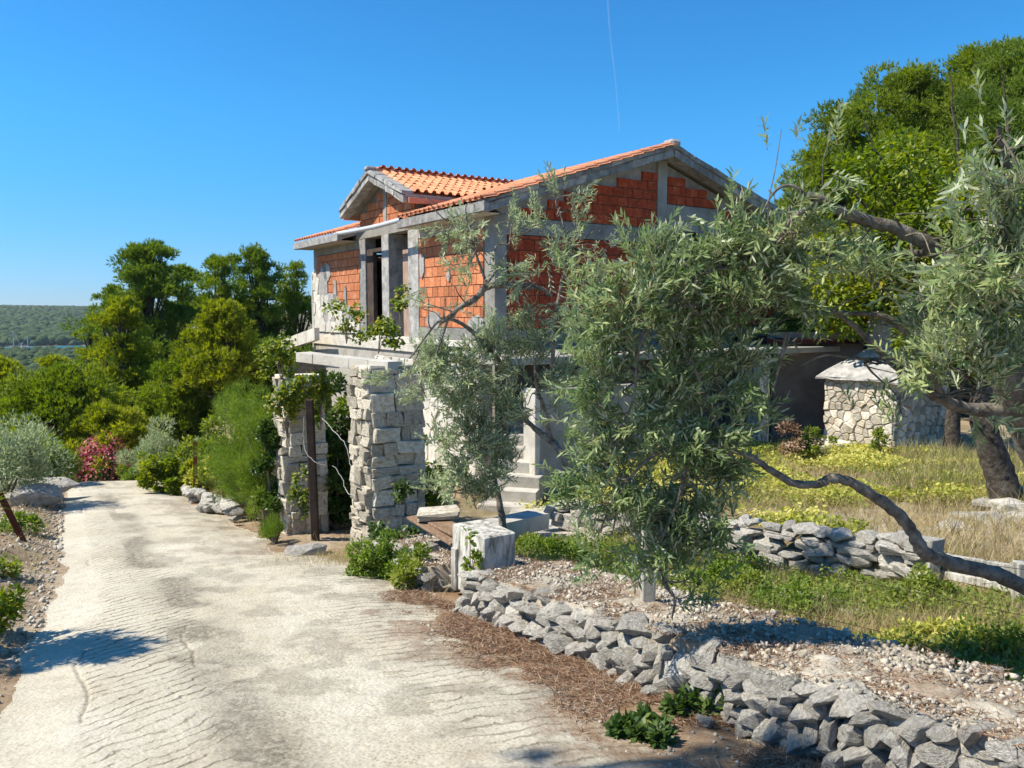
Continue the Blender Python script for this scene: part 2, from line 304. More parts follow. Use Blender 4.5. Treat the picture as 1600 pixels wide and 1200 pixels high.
TT, RR = np.meshgrid(cols, rr); X = RR*np.sin(TT); Y = RR*np.cos(TT)
Aa = X*D1[0]+Y*D1[1]; Bb = X*D2[0]+Y*D2[1]; Z = G(X, Y)
bl, br = road_edges(Aa); w1 = (fbm(X*1.6, Y*1.6, 4, 11)-.47); 
edge = np.minimum(Bb-bl+w1*.35, br-Bb+w1*.5)
isroad = (edge > 0) & (RR < 60)
# grooves pressed into the concrete, across the road
q = (Bb-bl)/(br-bl)
gm = np.clip(sm(.12, .15, q+w1*.04)*(1-sm(.33, .37, q+w1*.08))+sm(.66, .76, q)*.8, 0, 1)
gm = gm*(1-.35*sm(.52, .62, fbm(X*.9, Y*.9, 3, 21)))
ph = (Aa*1.0+Bb*.18+w1*.05)/.088
gro = np.abs(ph-np.floor(ph)-.5)*2; gro = sm(.72, .98, gro)
crack = np.minimum(np.abs(q-.135+.05*(fbm(X*1.9, Y*1.9, 6, 31)-.47)), np.abs(q-.35+.06*(fbm(X*2.4, Y*2.4, 6, 37)-.47))); crack = (1-sm(.001, .0042, crack))*sm(.46, .54, fbm(X*1.8, Y*1.8, 3, 33))
rough = (fbm(X*14, Y*14, 3, 41)-.45)
Z = Z+np.where(isroad, -.010*crack+rough*.008*(q > .28)+.035*sm(0, .5, edge), 0)
fade = 1-sm(16, 24, RR)
stain = np.where(isroad, np.clip(crack*.6+.85*np.exp(-((q-.37-.03*np.sin(Aa*.6))/.07)**2)*sm(.34, .58, fbm(X*1.6, Y*1.6, 6, 51))+.45*sm(.50, .62, fbm(X*3.5, Y*3.5, 6, 55))*(q > .3)+.35*sm(.62, .95, q)*sm(.44, .58, fbm(X*2.7, Y*2.7, 5, 57)), 0, .9), 0)
lit = np.clip((1-sm(.0, .75, br-Bb+w1*1.4))*sm(.38, .52, fbm(X*4, Y*4, 4, 61)), 0, .85)*sm(-3, 0, -np.abs(Bb-3)+6)*np.where(Aa < 6.2, 1, .35)
lit = np.where(Bb < 4.2, lit, 0); lit = np.where(RR < 25, lit, 0)
grn = np.where(~isroad, np.where(RR > 30, .9, .55*sm(.42, .56, fbm(X*.9, Y*.9, 4, 71))*sm(4, 5, Bb)), 0)
V = np.stack([X, Y, Z], -1).reshape(-1, 3); nc = len(cols); nr = len(rr)
ii, jj = np.meshgrid(np.arange(nr-1), np.arange(nc-1), indexing='ij')
Q = np.stack([ii*nc+jj, (ii+1)*nc+jj, (ii+1)*nc+jj+1, ii*nc+jj+1], -1).reshape(-1, 4)[:, ::-1]
fr = isroad[:-1, :-1].ravel()
def sub(mask, name, mt, label):
    q_ = Q[mask]; u, inv = np.unique(q_, return_inverse=True)
    m = mesh(name, V[u], inv.reshape(-1, 4), True, {'stain': stain.ravel()[u], 'litter': lit.ravel()[u], 'green': grn.ravel()[u], 'groove': np.where(isroad, gm, 0).ravel()[u], 'gphase': np.where(q < .5, Aa-.5*Bb, Aa+.22*Bb+.013).ravel()[u], 'grit': np.where(isroad, sm(.34,.40,q)*(1-sm(.74,.82,q)), 0).ravel()[u]})
    return obj(name, m, mt, kind='structure', label=label)
sub(fr, 'road', M['road'], 'pale ridged concrete lane running downhill to the left')
sub(~fr, 'ground', M['ground'], 'dry stony ground on both sides of the lane')
# fix the centre disc (small fan under the camera)
obj('sea', pmesh('sea', [(-3000,300,-28.4),(600,300,-28.4),(600,1200,-28.4),(-3000,1200,-28.4)], [(0,1,2,3)]), M['water'], kind='structure', label='narrow strip of blue sea in front of the wooded hill')
# ------------------------------------------------------------------ stones (shared shapes)
def stone_mesh(seed, n=18, flat=1.0, boxy=3.0):
    r = np.random.default_rng(seed); p = r.normal(size=(n, 3)); p /= (np.abs(p)**boxy).sum(1)[:, None]**(1/boxy); p *= (.86+.2*r.random((n, 1)))
    bm = bmesh.new()
    for v in p: bm.verts.new(v*.5)
    h = bmesh.ops.convex_hull(bm, input=list(bm.verts))
    bmesh.ops.delete(bm, geom=list({g for g in h['geom_interior'] if isinstance(g, bmesh.types.BMVert)}), context='VERTS')
    bmesh.ops.bevel(bm, geom=list(bm.edges), offset=.018, segments=1, affect='EDGES', clamp_overlap=True)
    bb = np.array([v.co[:] for v in bm.verts]); ctr = (bb.max(0)+bb.min(0))/2; ext = bb.max(0)-bb.min(0)
    for v in bm.verts: v.co = Vector((np.array(v.co)-ctr)/ext)
    m = bpy.data.meshes.new('stone'); bm.to_mesh(m); bm.free(); return m
def block_mesh(seed):
    r = np.random.default_rng(seed+900); bm = bmesh.new(); bmesh.ops.create_cube(bm, size=1)
    for v in bm.verts: v.co += Vector(r.uniform(-.07, .07, 3))
    bmesh.ops.bevel(bm, geom=list(bm.edges), offset=.05, segments=1, affect='EDGES', clamp_overlap=True)
    bmesh.ops.subdivide_edges(bm, edges=[e for e in bm.edges if e.calc_length() > .3], cuts=1, use_grid_fill=True)
    for v in bm.verts: v.co += Vector(r.normal(0, .018, 3))
    bmesh.ops.triangulate(bm, faces=bm.faces); m = bpy.data.meshes.new('stone'); bm.to_mesh(m); bm.free(); return m
def blocks(mt, cnt):
    out = []
    for i in range(cnt): m = block_mesh(i); m.materials.append(mt); out.append(m)
    return out
def voronoi(x0, x1, y0, y1, s, seed=1, jit=.75, asp=1.25):
    r = np.random.default_rng(seed); nx = max(1, int((x1-x0)/(s*asp))); ny = max(1, int((y1-y0)/s)); pts = []
    for j in range(-1, ny+1):
        for i in range(-1, nx+1): pts.append((x0+(i+.5+(.5 if j % 2 else 0)*.6+jit*(r.random()-.5))*(x1-x0)/nx, y0+(j+.5+jit*(r.random()-.5))*(y1-y0)/ny))
    pts = np.array(pts); cells = []
    for k, p in enumerate(pts):
        poly = [np.array(q) for q in ((x0, y0), (x1, y0), (x1, y1), (x0, y1))]
        dd = np.hypot(*(pts-p).T)
        for m in np.argsort(dd)[1:14]:
            n = pts[m]-p; c = (pts[m]+p)/2; out = []
            for a, bq_ in zip(poly, poly[1:]+poly[:1]):
                da = (a-c)@n; db = (bq_-c)@n
                if da <= 0: out.append(a)
                if (da < 0) != (db < 0) and da != db: out.append(a+(bq_-a)*(da/(da-db)))
            poly = out
            if len(poly) < 3: break
        if len(poly) >= 3:
            P_ = np.array(poly); ar = .5*abs(np.dot(P_[:, 0], np.roll(P_[:, 1], 1))-np.dot(P_[:, 1], np.roll(P_[:, 0], 1)))
            if ar > .0022: cells.append(P_)
    return cells
def shrink(P_, g):
    c = P_.mean(0); d = P_-c; l = np.linalg.norm(d, axis=1)[:, None]; return c+d*(1-np.minimum(.6, g/np.maximum(l, 1e-3)))
def rubble_face(cells, mt, parent, f, proud, name='stone', gap=.012, keep=None, bev=.012):
    """f(x, z, out) maps the cell plane to the local frame, out = how far proud"""
    for c in cells:
        if keep is not None and not keep(c.mean(0)): continue
        q_ = shrink(c, gap); h = proud*R.uniform(.6, 1.25); q2 = shrink(c, gap+bev*1.6); m_ = MB(); n = len(q_)
        m_.v = [f(x, z, -.03) for x, z in q_]+[f(x, z, h*.72) for x, z in q_]+[f(x, z, h+R.normal(0, .004)) for x, z in q2]
        m_.f = [(i, (i+1) % n, n+(i+1) % n, n+i) for i in range(n)]+[(n+i, n+(i+1) % n, 2*n+(i+1) % n, 2*n+i) for i in range(n)]+[tuple(2*n+i for i in range(n))]
        m_.build(name, M[mt], parent)
def variants(mt, cnt, **k):
    out = []
    for i in range(cnt): m = stone_mesh(i*17+3, **k); m.materials.append(mt); out.append(m)
    return out
ROCKS = variants(M['rock'], 12, n=22, boxy=3.2); GREY = variants(M['greyrock'], 14, n=22, boxy=3.4); CUT = blocks(M['cutstone'], 14); SLABS = blocks(M['greyrock'], 10); WHT = variants(M['white'], 6, n=14, boxy=3)
def stone(ms, parent, loc, size, rot=(0,0,0), name='stone', label=None):
    return obj(name, ms[R.integers(len(ms))], None, parent, loc, rot, [float(s) for s in size], label=label)
def face_stones(ms, parent, L, H, fr, hmin, hmax, wmin, wmax, proud=.05, depth=.16, jit=.02, axis=0, off=0, name='stone', z0=0, gap=.012):
    """courses of stones on a vertical face; axis 0: along local X at y=off, 1: along local Y at x=off; fr = outward sign"""
    z = z0
    while z < z0+H-.03:
        h = min(R.uniform(hmin, hmax), z0+H-z)
        if z0+H-(z+h) < hmin*.6: h = z0+H-z
        x = 0
        while x < L-.02:
            w_ = min(R.uniform(wmin, wmax), L-x)
            if L-(x+w_) < wmin*.6: w_ = L-x
            p = off+fr*(proud*R.uniform(.3, 1)-depth/2)
            c = (x+w_/2, p, z+h/2) if axis == 0 else (p, x+w_/2, z+h/2)
            s = (w_-gap, depth, h-gap) if axis == 0 else (depth, w_-gap, h-gap)
            stone(ms, parent, c, s, (R.normal(0, jit*1.5), R.normal(0, jit*1.5), R.normal(0, jit)), name)
            x += w_
        z += h
# ------------------------------------------------------------------ leaves and needles
def leaves_mesh(name, base, d, n, L, W, rnd, six=True, droop=.12):
    d = d/np.linalg.norm(d, axis=1)[:, None]; s = np.cross(d, n); s /= np.linalg.norm(s, axis=1)[:, None]+1e-9; n2 = np.cross(s, d)
    L = L[:, None]; W = W[:, None]; N_ = len(base)
    def pt(t, w_): return base+d*L*t+s*W*w_-n2*L*droop*t*t
    if six:
        V_ = np.stack([pt(0, 0), pt(.32, .46), pt(.68, .40), pt(1, 0), pt(.68, -.40), pt(.32, -.46)], 1).reshape(-1, 3); k = 6
    else:
        V_ = np.stack([pt(0, 0), pt(.45, .5), pt(1, 0), pt(.45, -.5)], 1).reshape(-1, 3); k = 4
    Fc = np.arange(N_*k).reshape(N_, k)
    return mesh(name, V_, Fc, False, None, {'rnd': rnd})
def rdir(n):
    v = R.normal(size=(n, 3)); return v/np.linalg.norm(v, axis=1)[:, None]
def twigs(cl, lenr=(.12,.28), spacing=.016, LL=(.045,.065), WW=.013, up=.45, dens=380):
    """cl: (centre, radii, density factor). returns twig starts/dirs and leaf arrays"""
    S, D_, LN, TN = [], [], [], []
    for c, r, k in cl:
        n = max(6, int(dens*k*math.pi*r[0]*r[2])); m = max(2, n//11); r = np.array(r)
        vc = rdir(m)*(R.random((m, 1))**.33); q_ = R.integers(0, m, n); tone = R.random(m)*.55
        S.append(np.array(c)+vc[q_]*r+R.normal(0, .045, (n, 3))*(1+r.mean()))
        dd = vc[q_]*.6+rdir(m)[q_]*.65+rdir(n)*.4+np.array([0, 0, up]); D_.append(dd/np.linalg.norm(dd, axis=1)[:, None]); LN.append(R.uniform(*lenr, n)); TN.append(tone[q_])
    TN = np.concatenate(TN)
    S = np.vstack(S); D_ = np.vstack(D_); LN = np.concatenate(LN); T = len(S)
    ref = rdir(T); a1 = np.cross(D_, ref); a1 /= np.linalg.norm(a1, axis=1)[:, None]; a2 = np.cross(D_, a1)
    bs, ds, ns, tn = [], [], [], []
    K = int(lenr[1]/spacing)
    for k in range(K):
        t = (k+.6)*spacing; msk = t < LN
        o = a1 if k % 2 == 0 else a2
        for sg in (-1, 1):
            j = R.normal(0, .42, (T, 3)); dl = D_*.9+o*sg*.62+j*.8; p = S+D_*t-np.array([0, 0, .25])*(t*t)
            nn = D_*.7-o*sg*.5+np.array([0, 0, .8])+j*.5
            bs.append(p[msk]); ds.append(dl[msk]); ns.append(nn[msk]); tn.append(TN[msk])
    bs = np.vstack(bs); ds = np.vstack(ds); ns = np.vstack(ns); n = len(bs)
    return S, D_, LN, bs, ds, ns, R.uniform(*LL, n), WW*R.uniform(.75, 1.25, n), np.clip(np.concatenate(tn)+R.random(n)*.45, 0, 1)
def olive_crown(root, cl, mt, singles=0, **k):
    S, D_, LN, bs, ds, ns, L_, W_, rn = twigs(cl, **k)
    sel = np.zeros(len(bs), bool)
    if singles:
        dist = np.linalg.norm(bs-np.array([0, 0, EYE]), axis=1); u = bs[:, 0]/bs[:, 1]
        vis = np.where((np.abs(u) < .64), dist/L_, 1e9); sel[np.argsort(vis)[:singles]] = True
        lm = leaves_mesh('leaf', np.zeros((1, 3)), np.array([[0, 1., 0]]), np.array([[0, 0, 1.]]), np.ones(1), np.ones(1)*.22, np.array([.45])); lm.materials.append(mt)
        for i in np.where(sel)[0]:
            d = Vector(ds[i]).normalized(); s_ = d.cross(Vector(ns[i])).normalized(); n2 = s_.cross(d)
            o = obj('leaf', lm, None, root); mm = Matrix((s_, d, n2)).transposed().to_4x4()@Matrix.Scale(float(L_[i]), 4); mm.translation = Vector(bs[i])
            o.matrix_parent_inverse = Matrix.Translation(-Vector(root.location)); o.matrix_basis = mm
    m = leaves_mesh('foliage', bs[~sel]-np.array(root.location), ds[~sel], ns[~sel], L_[~sel], W_[~sel], rn[~sel])
    obj('foliage', m, mt, root, kind='stuff')
    # fine twigs
    A0 = S-np.array(root.location); A1 = A0+D_*LN[:, None]-np.array([0, 0, .25])*(LN**2)[:, None]
    nn = np.cross(D_, np.array([0.3, .9, .2])); nn /= np.linalg.norm(nn, axis=1)[:, None]; n3 = np.cross(D_, nn)
    w_ = .0022
    V_ = np.stack([A0+nn*w_, A0-nn*w_*.5+n3*w_, A0-nn*w_*.5-n3*w_, A1], 1).reshape(-1, 3); b_ = np.arange(len(A0))[:, None, None]*4
    Fq = (b_+np.array([[[0,1,3],[1,2,3],[2,0,3]]])).reshape(-1, 3)
    obj('twigs', mesh('twigs', V_, Fq), M['twig'], root, kind='stuff')
    return S
def connect(tb, skel, cl, root, per=4, r0=.009, wig=.05):
    sk = np.vstack(skel)
    for c, r, k in cl:
        for j in range(per):
            e = np.array(c)+rdir(1)[0]*np.array(r)*.7
            i = np.argmin(np.linalg.norm(sk-e, axis=1)+R.random(len(sk))*.12); s = sk[i]
            mid = (s+e)/2+R.normal(0, wig, 3)*1.2
            pts = catmull([s, (s*2+mid)/3+R.normal(0, wig*.5, 3), mid, e], 3)
            tb.add(pts-np.array(root.location), np.linspace(r0, .002, len(pts)), 5)
def blades(name, base, d, L, W, rnd, droop=0.0):
    """thin pointed triangles"""
    d = d/np.linalg.norm(d, axis=1)[:, None]; s = np.cross(d, rdir(len(d))); s /= np.linalg.norm(s, axis=1)[:, None]+1e-9
    L = np.asarray(L)[:, None]; W = np.asarray(W)[:, None]
    V_ = np.stack([base-s*W/2, base+s*W/2, base+d*L-np.array([0, 0, 1])*L*droop], 1).reshape(-1, 3)
    return mesh(name, V_, np.arange(len(V_)).reshape(-1, 3), False, None, {'rnd': rnd})
def needle_clumps(clumps, dens, L, W, tuft=5, up=.5):
    Bs, Ds, Rn = [], [], []
    for c, r in clumps:
        tone = R.random()*.35
        for j in range(7):
            v0 = rdir(1)[0]; v0[2] = abs(v0[2])*.9-.15; c2 = np.array(c)+v0*r*R.uniform(.5, 1.0)*np.array([1, 1, .75]); r2 = r*R.uniform(.22, .42)
            n = max(8, int(dens*r*r/7)); v = rdir(n)
            p = c2+v*r2*(.3+.8*R.random((n, 1)))*np.array([1, 1, .85])
            d = v*.55+v0*.5+np.array([0, 0, up]); t2 = tone+R.random()*.3
            Bs.append(np.repeat(p, tuft, 0)); Ds.append(np.repeat(d, tuft, 0)+R.normal(0, .38, (n*tuft, 3))); Rn.append(np.repeat(np.clip(t2+R.random(n)*.4, 0, 1), tuft))
    Bs = np.vstack(Bs); n = len(Bs)
    return Bs, np.vstack(Ds), L*R.uniform(.6, 1.2, n), W*np.ones(n), np.concatenate(Rn)
def pine(px, pytop, d, rad, mt, label, name='pine_tree', group=None, base=None, nclump=34, dens=170, L=.15, W=.036, crown0=.22, lean=0, trunk_mat='darkbark', cat='pine tree', flat=1.0):
    top = P(px, pytop, d); gz = groundz(top[0]-lean, d); H = top[2]-gz
    root = empty(name, (top[0]-lean, d, gz), 0, label, cat, group)
    tp = np.array([lean, 0, H]); T = Tubes()
    tr = catmull([(0, 0, -.3), (R.normal(0, .15), R.normal(0, .15), H*.3), (lean*.5+R.normal(0, .2), R.normal(0, .2), H*.6), tp*np.array([1, 1, .93])], 5)
    T.add(tr, np.linspace(.035*H**.9, .02, len(tr)), 7, .2); T.build('trunk', M[trunk_mat], root)
    T2 = Tubes(); cl = []
    for i in range(nclump):
        t = crown0+(1-crown0)*((i+.5)/nclump)**.85; ang = i*2.4+R.random()*.8
        tt_ = (t-crown0)/(1-crown0); prof = (1-tt_)**.55*(.45+.55*min(1, tt_*3.5))
        rr_ = rad*prof*R.uniform(.45, 1.0)
        k = min(len(tr)-1, int(t*.93*(len(tr)-1))); s = tr[k]
        e = np.array([s[0]+math.cos(ang)*rr_, s[1]+math.sin(ang)*rr_, min(H*.98, t*H+R.uniform(-.05, .06)*H)])
        cr = rad*R.uniform(.26, .44)*(.6+.45*prof)*flat
        cl.append((e, cr))
        if i % 2 == 0: cl.append((e*.55+np.array([s[0], s[1], e[2]])*.45, cr*.9))
        st = np.array([s[0], s[1], max(s[2]-.18*rr_, 0)]); pts = catmull([st, (st+e)/2+np.array([0, 0, -.08*rr_])+R.normal(0, .06, 3), e], 4)
        T2.add(pts, np.linspace(.014*H**.8, .008, len(pts)), 5)
    cl.append((tp*np.array([1, 1, .95]), rad*.22)); T2.build('limbs', M[trunk_mat], root)
    b, dd, l, w_, rn = needle_clumps(cl, dens, L, W)
    obj('crown', blades('crown', b, dd, l, w_, rn), M[mt], root)
    return root
def bush(name, c, r, mt, label, cat='shrub', group=None, n=3000, leaf=(.05,.03), mode='leaf', up=.3, stems=6, zscale=1, lumps=14, six=False):
    """leafy shrub standing on the ground at c (x,y); r=(rx,ry,h)"""
    gz = c[2] if len(c) > 2 else groundz(c[0], c[1]); root = empty(name, (c[0], c[1], gz), 0, label, cat, group)
    T = Tubes(); cs = []
    for i in range(lumps):
        v = rdir(1)[0]; v[2] = abs(v[2]); q_ = np.array([v[0]*r[0]*R.uniform(.2, 1.05), v[1]*r[1]*R.uniform(.2, 1.05), r[2]*(.12+.72*R.random()*(.35+.65*v[2]))]); cs.append((q_, min(r)*R.uniform(.2, .42)))
    for i in range(stems):
        e = cs[i % lumps][0]; pts = catmull([(R.normal(0, .05)*r[0], R.normal(0, .05), -.05), e*.5+R.normal(0, .05, 3)*r[0], e], 4); T.add(pts, np.linspace(.012+.008*r[2], .004, len(pts)), 5)
    T.build('stems', M['twig'], root)
    per = n//lumps; Bs, Ds, Ns, Rn = [], [], [], []
    for q_, s in cs:
        v = rdir(per); p = q_+v*s*(.5+.55*R.random((per, 1))); Bs.append(p); Ds.append(v*.8+R.normal(0, .5, (per, 3))+np.array([0, 0, up])); Ns.append(v*.5+R.normal(0, .35, (per, 3))+np.array([0, 0, .9])); Rn.append(np.clip(R.random()*.4+R.random(per)*.65, 0, 1))
    Bs = np.vstack(Bs); Ds = np.vstack(Ds); Ns = np.vstack(Ns); Rn = np.concatenate(Rn); k = Bs[:, 2] > -.02
    Bs, Ds, Ns, Rn = Bs[k], Ds[k], Ns[k], Rn[k]; N_ = len(Bs)
    if mode == 'leaf': m = leaves_mesh('foliage', Bs, Ds, Ns, leaf[0]*R.uniform(.7, 1.25, N_), leaf[1]*R.uniform(.8, 1.2, N_), Rn, six=six)
    else: m = blades('foliage', Bs, Ds, leaf[0]*R.uniform(.6, 1.3, N_), leaf[1]*np.ones(N_), Rn)
    obj('foliage', m, M[mt], root, kind='stuff'); return root
def ray_ground(px, py, off=0.0):
    u = (px-800)/F; v = (600-py)/F; c, s = math.cos(PITCH), math.sin(PITCH); yy = c+v*s; zz = -s+v*c
    ds = np.concatenate([np.linspace(1.5, 40, 4000)]); z = EYE+zz/yy*ds; g = G(u/yy*ds, ds, False)+off
    k = np.argmax(z < g); return np.array([u/yy*ds[k], ds[k], g[k]])
# ================================================================== HOUSE (local X = D2 to the right, local Y = D1 to the back, Z up from -1.65)
C0 = np.array([-.36, 16.4]); HZ = -1.65
house = empty('unfinished_house', (C0[0], C0[1], HZ), TH, 'unfinished two-storey house of bare orange clay blocks and grey concrete under a terracotta tiled roof', 'house')
RB = 4.62; SL = .318; EZ = 5.43; YB = 10.85; WR = 9.24                # ridge position, slope, eave height, back edge, house width
def roofz(x): return EZ+SL*((x+.5) if x <= RB else (2*RB-x+.5))
def bx(name, x0, x1, y0, y1, z0, z1, mt='conc', bevel=.008, label=None):
    return MB().box(x0, x1, y0, y1, z0, z1).build(name, M[mt], house, bevel=bevel, label=label)
# floor slabs and cores
bx('floor_slab', 0, WR, 0, 10.8, 2.50, 2.66, 'paleconc')
bx('back_wall', .3, WR-.3, 10.5, 10.8, 0, 5.2, 'plaster'); bx('far_side_wall', WR-.3, WR, .3, 10.8, 0, 5.2, 'plaster')
bx('partition_wall', 1.6, 1.75, 3.2, 10.5, 2.66, 5.1, 'darkwood')
# left facade (plane X=0, lit): backing walls, columns, beams
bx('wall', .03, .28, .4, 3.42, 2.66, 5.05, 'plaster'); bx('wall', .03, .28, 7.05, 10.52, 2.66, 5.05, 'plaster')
bx('corner_column', 0, .3, -.003, .4, 0, 5.3); bx('column', -.02, .3, 3.42, 3.98, 2.5, 5.3, 'rakeconc'); bx('column', -.05, .55, 5.05, 5.48, 2.5, 5.3, 'rakeconc')
bx('column', -.02, .3, 6.62, 7.05, 2.5, 5.3, 'rakeconc'); bx('corner_column', 0, .3, 10.52, 10.8, 0, 5.3)
bx('ring_beam', -.01, .31, .403, 3.417, 5.052, 5.42); bx('ring_beam', -.01, .31, 7.053, 10.517, 5.052, 5.42)
bx('lintel_beam', -.03, .31, 3.3, 7.3, 5.30, 5.56, 'conc')
bx('base_band', -.03, .0, .1, 3.42, 2.66, 2.92, 'plaster'); bx('base_band', -.06, -.001, -.06, 3.6, 2.50, 2.655, 'white'); bx('base_band', -.06, -.001, 3.6, 10.86, 2.3, 2.5, 'white')
bx('door_frame', .02, .14, 6.2, 6.61, 2.66, 5.0, 'darkwood'); bx('door_frame', .02, .14, 5.50, 5.58, 2.66, 5.0, 'darkwood'); bx('door_frame', .02, .14, 5.585, 6.195, 4.9, 5.0, 'darkwood')
MB().hexa([(.10,4.05,2.68),(.16,4.05,2.68),(.16,4.50,2.68),(.10,4.50,2.68),(.05,3.99,4.85),(.11,3.99,4.85),(.11,4.42,4.85),(.05,4.42,4.85)]).build('leaning_board', M['board'], house, label='pinkish board leaning in the open doorway')
MB().hexa([(.4,5.7,2.7),(.5,5.7,2.7),(.5,5.8,2.7),(.4,5.8,2.7),(.8,6.3,4.9),(.9,6.3,4.9),(.9,6.4,4.9),(.8,6.4,4.9)]).build('prop', M['wood'], house)
MB().hexa([(.3,5.5,4.55),(.38,5.5,4.55),(.38,6.6,4.7),(.3,6.6,4.7),(.3,5.5,4.67),(.38,5.5,4.67),(.38,6.6,4.82),(.3,6.6,4.82)]).build('prop', M['wood'], house)
# plaster patches on the far brick field
for (yc, zc, ry, rz) in ((9.9,4.0,.42,.75),(9.2,3.3,.9,.55),(8.2,3.15,.9,.38),(9.55,4.5,.3,.25),(8.9,3.9,.12,.4),(8.1,3.7,.10,.35),(7.6,3.0,.3,.3),(2.6,3.1,.35,.2),(1.9,4.1,.08,.12),(.7,3.05,.3,.16),(3.2,4.4,.12,.3)):
    an = np.arange(22)/22*2*math.pi; rd = 1+.3*(R.random(22)-.5); pl = [(-.045, yc+ry*rd[i]*math.cos(an[i]), zc+rz*rd[i]*math.sin(an[i])) for i in range(22)]
    MB().prism(pl, (.06+R.uniform(0,.004), 0, 0)).build('plaster_patch', M['plaster'], house)
# right facade (plane Y=0, shaded)
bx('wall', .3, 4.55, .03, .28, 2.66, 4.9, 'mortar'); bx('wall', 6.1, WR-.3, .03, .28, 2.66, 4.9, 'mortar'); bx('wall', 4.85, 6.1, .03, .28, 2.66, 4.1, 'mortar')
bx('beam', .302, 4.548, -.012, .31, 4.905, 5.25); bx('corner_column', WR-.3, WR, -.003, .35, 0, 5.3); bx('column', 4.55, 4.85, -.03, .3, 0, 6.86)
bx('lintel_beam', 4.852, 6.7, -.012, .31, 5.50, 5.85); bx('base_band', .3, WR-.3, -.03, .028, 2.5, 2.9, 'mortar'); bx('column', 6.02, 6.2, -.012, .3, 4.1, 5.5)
gz_ = [(0.3,.04,5.25),(WR-.3,.04,5.25),(WR-.05,.04,roofz(WR-.05)-.2),(RB,.04,roofz(RB)-.2),(.05,.04,roofz(.05)-.2)]
MB().prism([(x, .05, z) for x, _, z in gz_ if True], (0, .2, 0)).build('gable_wall', M['plaster'], house)
MB().prism([(x, 10.52, z) for x, _, z in gz_ if True], (0, .2, 0)).build('gable_wall', M['plaster'], house)
# window in the shaded gable side: frame and dark pane
wf = MB().box(4.9, 4.98, .10, .18, 4.12, 5.48).box(5.94, 6.01, .10, .18, 4.12, 5.48).box(4.98, 5.94, .10, .18, 5.40, 5.48).box(4.98, 5.94, .10, .18, 4.12, 4.2).box(5.42, 5.48, .105, .175, 4.2, 5.4).build('window', M['darkwood'], house)
glass, N_, L_, b_ = newmat('dusty_dark_glass'); b_.inputs['Base Color'].default_value = (.03,.035,.04,1); b_.inputs['Roughness'].default_value = .15
MB().box(4.98, 5.42, .135, .142, 4.2, 5.4).box(5.48, 5.94, .135, .142, 4.2, 5.4).build('pane', glass, wf)
# bricks: hollow blocks with ribs
def ribbed(name, w_, h_, d_, n, mt):
    v = []; f = []; xs = []; zz = []
    for i in range(n*2+1): xs.append(-w_/2+w_*i/(n*2)); zz.append(0 if i % 2 else -.006)
    for x, y in zip(xs, zz): v += [(x, y, -h_/2), (x, y, h_/2), (x, d_, h_/2)]
    for i in range(n*2): a = i*3; f += [(a, a+3, a+4, a+1), (a+1, a+4, a+5, a+2)]
    e = n*2*3; v += [(-w_/2, d_, -h_/2), (w_/2, d_, -h_/2)]; k = len(v); f += [(0, 1, 2, k-2), (e, k-1, e+2, e+1)]
    m = pmesh(name, v, f); m.materials.append(mt); return m
BL = [ribbed('brick', 1, 1, .06, n, M['brick']) for n in (5, 6, 7)]; BO = [ribbed('brick', 1, 1, .06, n, M['shadebrick']) for n in (5, 6, 7)]
blist = []
def brickfield(x0, x1, z0, z1, face, ch=.235, bw=.27, clip=None, extra=0):
    z = z0; r = 0
    while z < z1-.06:
        h = min(ch, z1-z); x = x0-(bw*.5 if r % 2 else 0)
        while x < x1-.03:
            a = max(x, x0); b = min(x+bw, x1)
            if b-a > .07 and (clip is None or clip((a+b)/2, z+h/2, (b-a)/2, h/2)): blist.append((face, a+.008, b-.008, z+.009, z+h-.009, R.normal(0, .004)+extra))
            x += bw
        z += ch; r += 1
brickfield(.42, 3.40, 2.93, 5.04, 0); brickfield(7.07, 10.50, 2.72, 5.04, 0, clip=lambda y, z, *_: z > 3.05 or y < 8.6)
brickfield(.32, 4.53, 2.93, 4.89, 1); brickfield(6.22, WR-.32, 2.93, 4.89, 1); brickfield(4.87, 6.0, 2.93, 4.08, 1)
gc = lambda x, z, hw, hh: z+hh < min(roofz(x-hw), roofz(x+hw))-.25
brickfield(.32, 4.53, 5.26, 7, 1, .215, .3, gc); brickfield(4.87, WR-.1, 5.86, 7, 1, .215, .3, gc); brickfield(6.72, WR-.1, 5.26, 5.86, 1, .215, .3, gc)
# dormer front bricks
DY, DH, DZ0, DZ1 = 5.3, 2.0, 6.08, 6.86
def dz(y): return DZ1-(DZ1-DZ0)/DH*abs(y-DY)
gd = lambda y, z, hw, hh: z+hh < min(dz(y-hw), dz(y+hw))-.2
brickfield(3.62, 5.18, 5.60, 7, 0, .2, .24, gd); brickfield(5.42, 6.98, 5.60, 7, 0, .2, .24, gd)
def bdist(b):
    f, a, c, z0, z1, e = b; m_ = (a+c)/2; p = C0+(D2*m_ if f else D1*m_); return math.hypot(p[0], p[1])
blist.sort(key=bdist); rest = MB(); rest2 = MB()
for i, (f, a, c, z0, z1, e) in enumerate(blist):
    w_ = c-a; h_ = z1-z0; cx = (a+c)/2; cz = (z0+z1)/2
    if i < 298:
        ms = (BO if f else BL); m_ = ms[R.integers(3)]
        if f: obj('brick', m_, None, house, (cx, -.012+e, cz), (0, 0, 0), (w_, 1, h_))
        else: obj('brick', m_, None, house, (-.012+e, cx, cz), (0, 0, -math.pi/2), (w_, 1, h_))
    else:
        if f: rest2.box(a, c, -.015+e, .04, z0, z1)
        else: rest.box(-.015+e, .04, a, c, z0, z1)
rest.build('more_bricks', M['brick'], house, kind='stuff'); rest2.build('more_bricks', M['shadebrick'], house, kind='stuff')
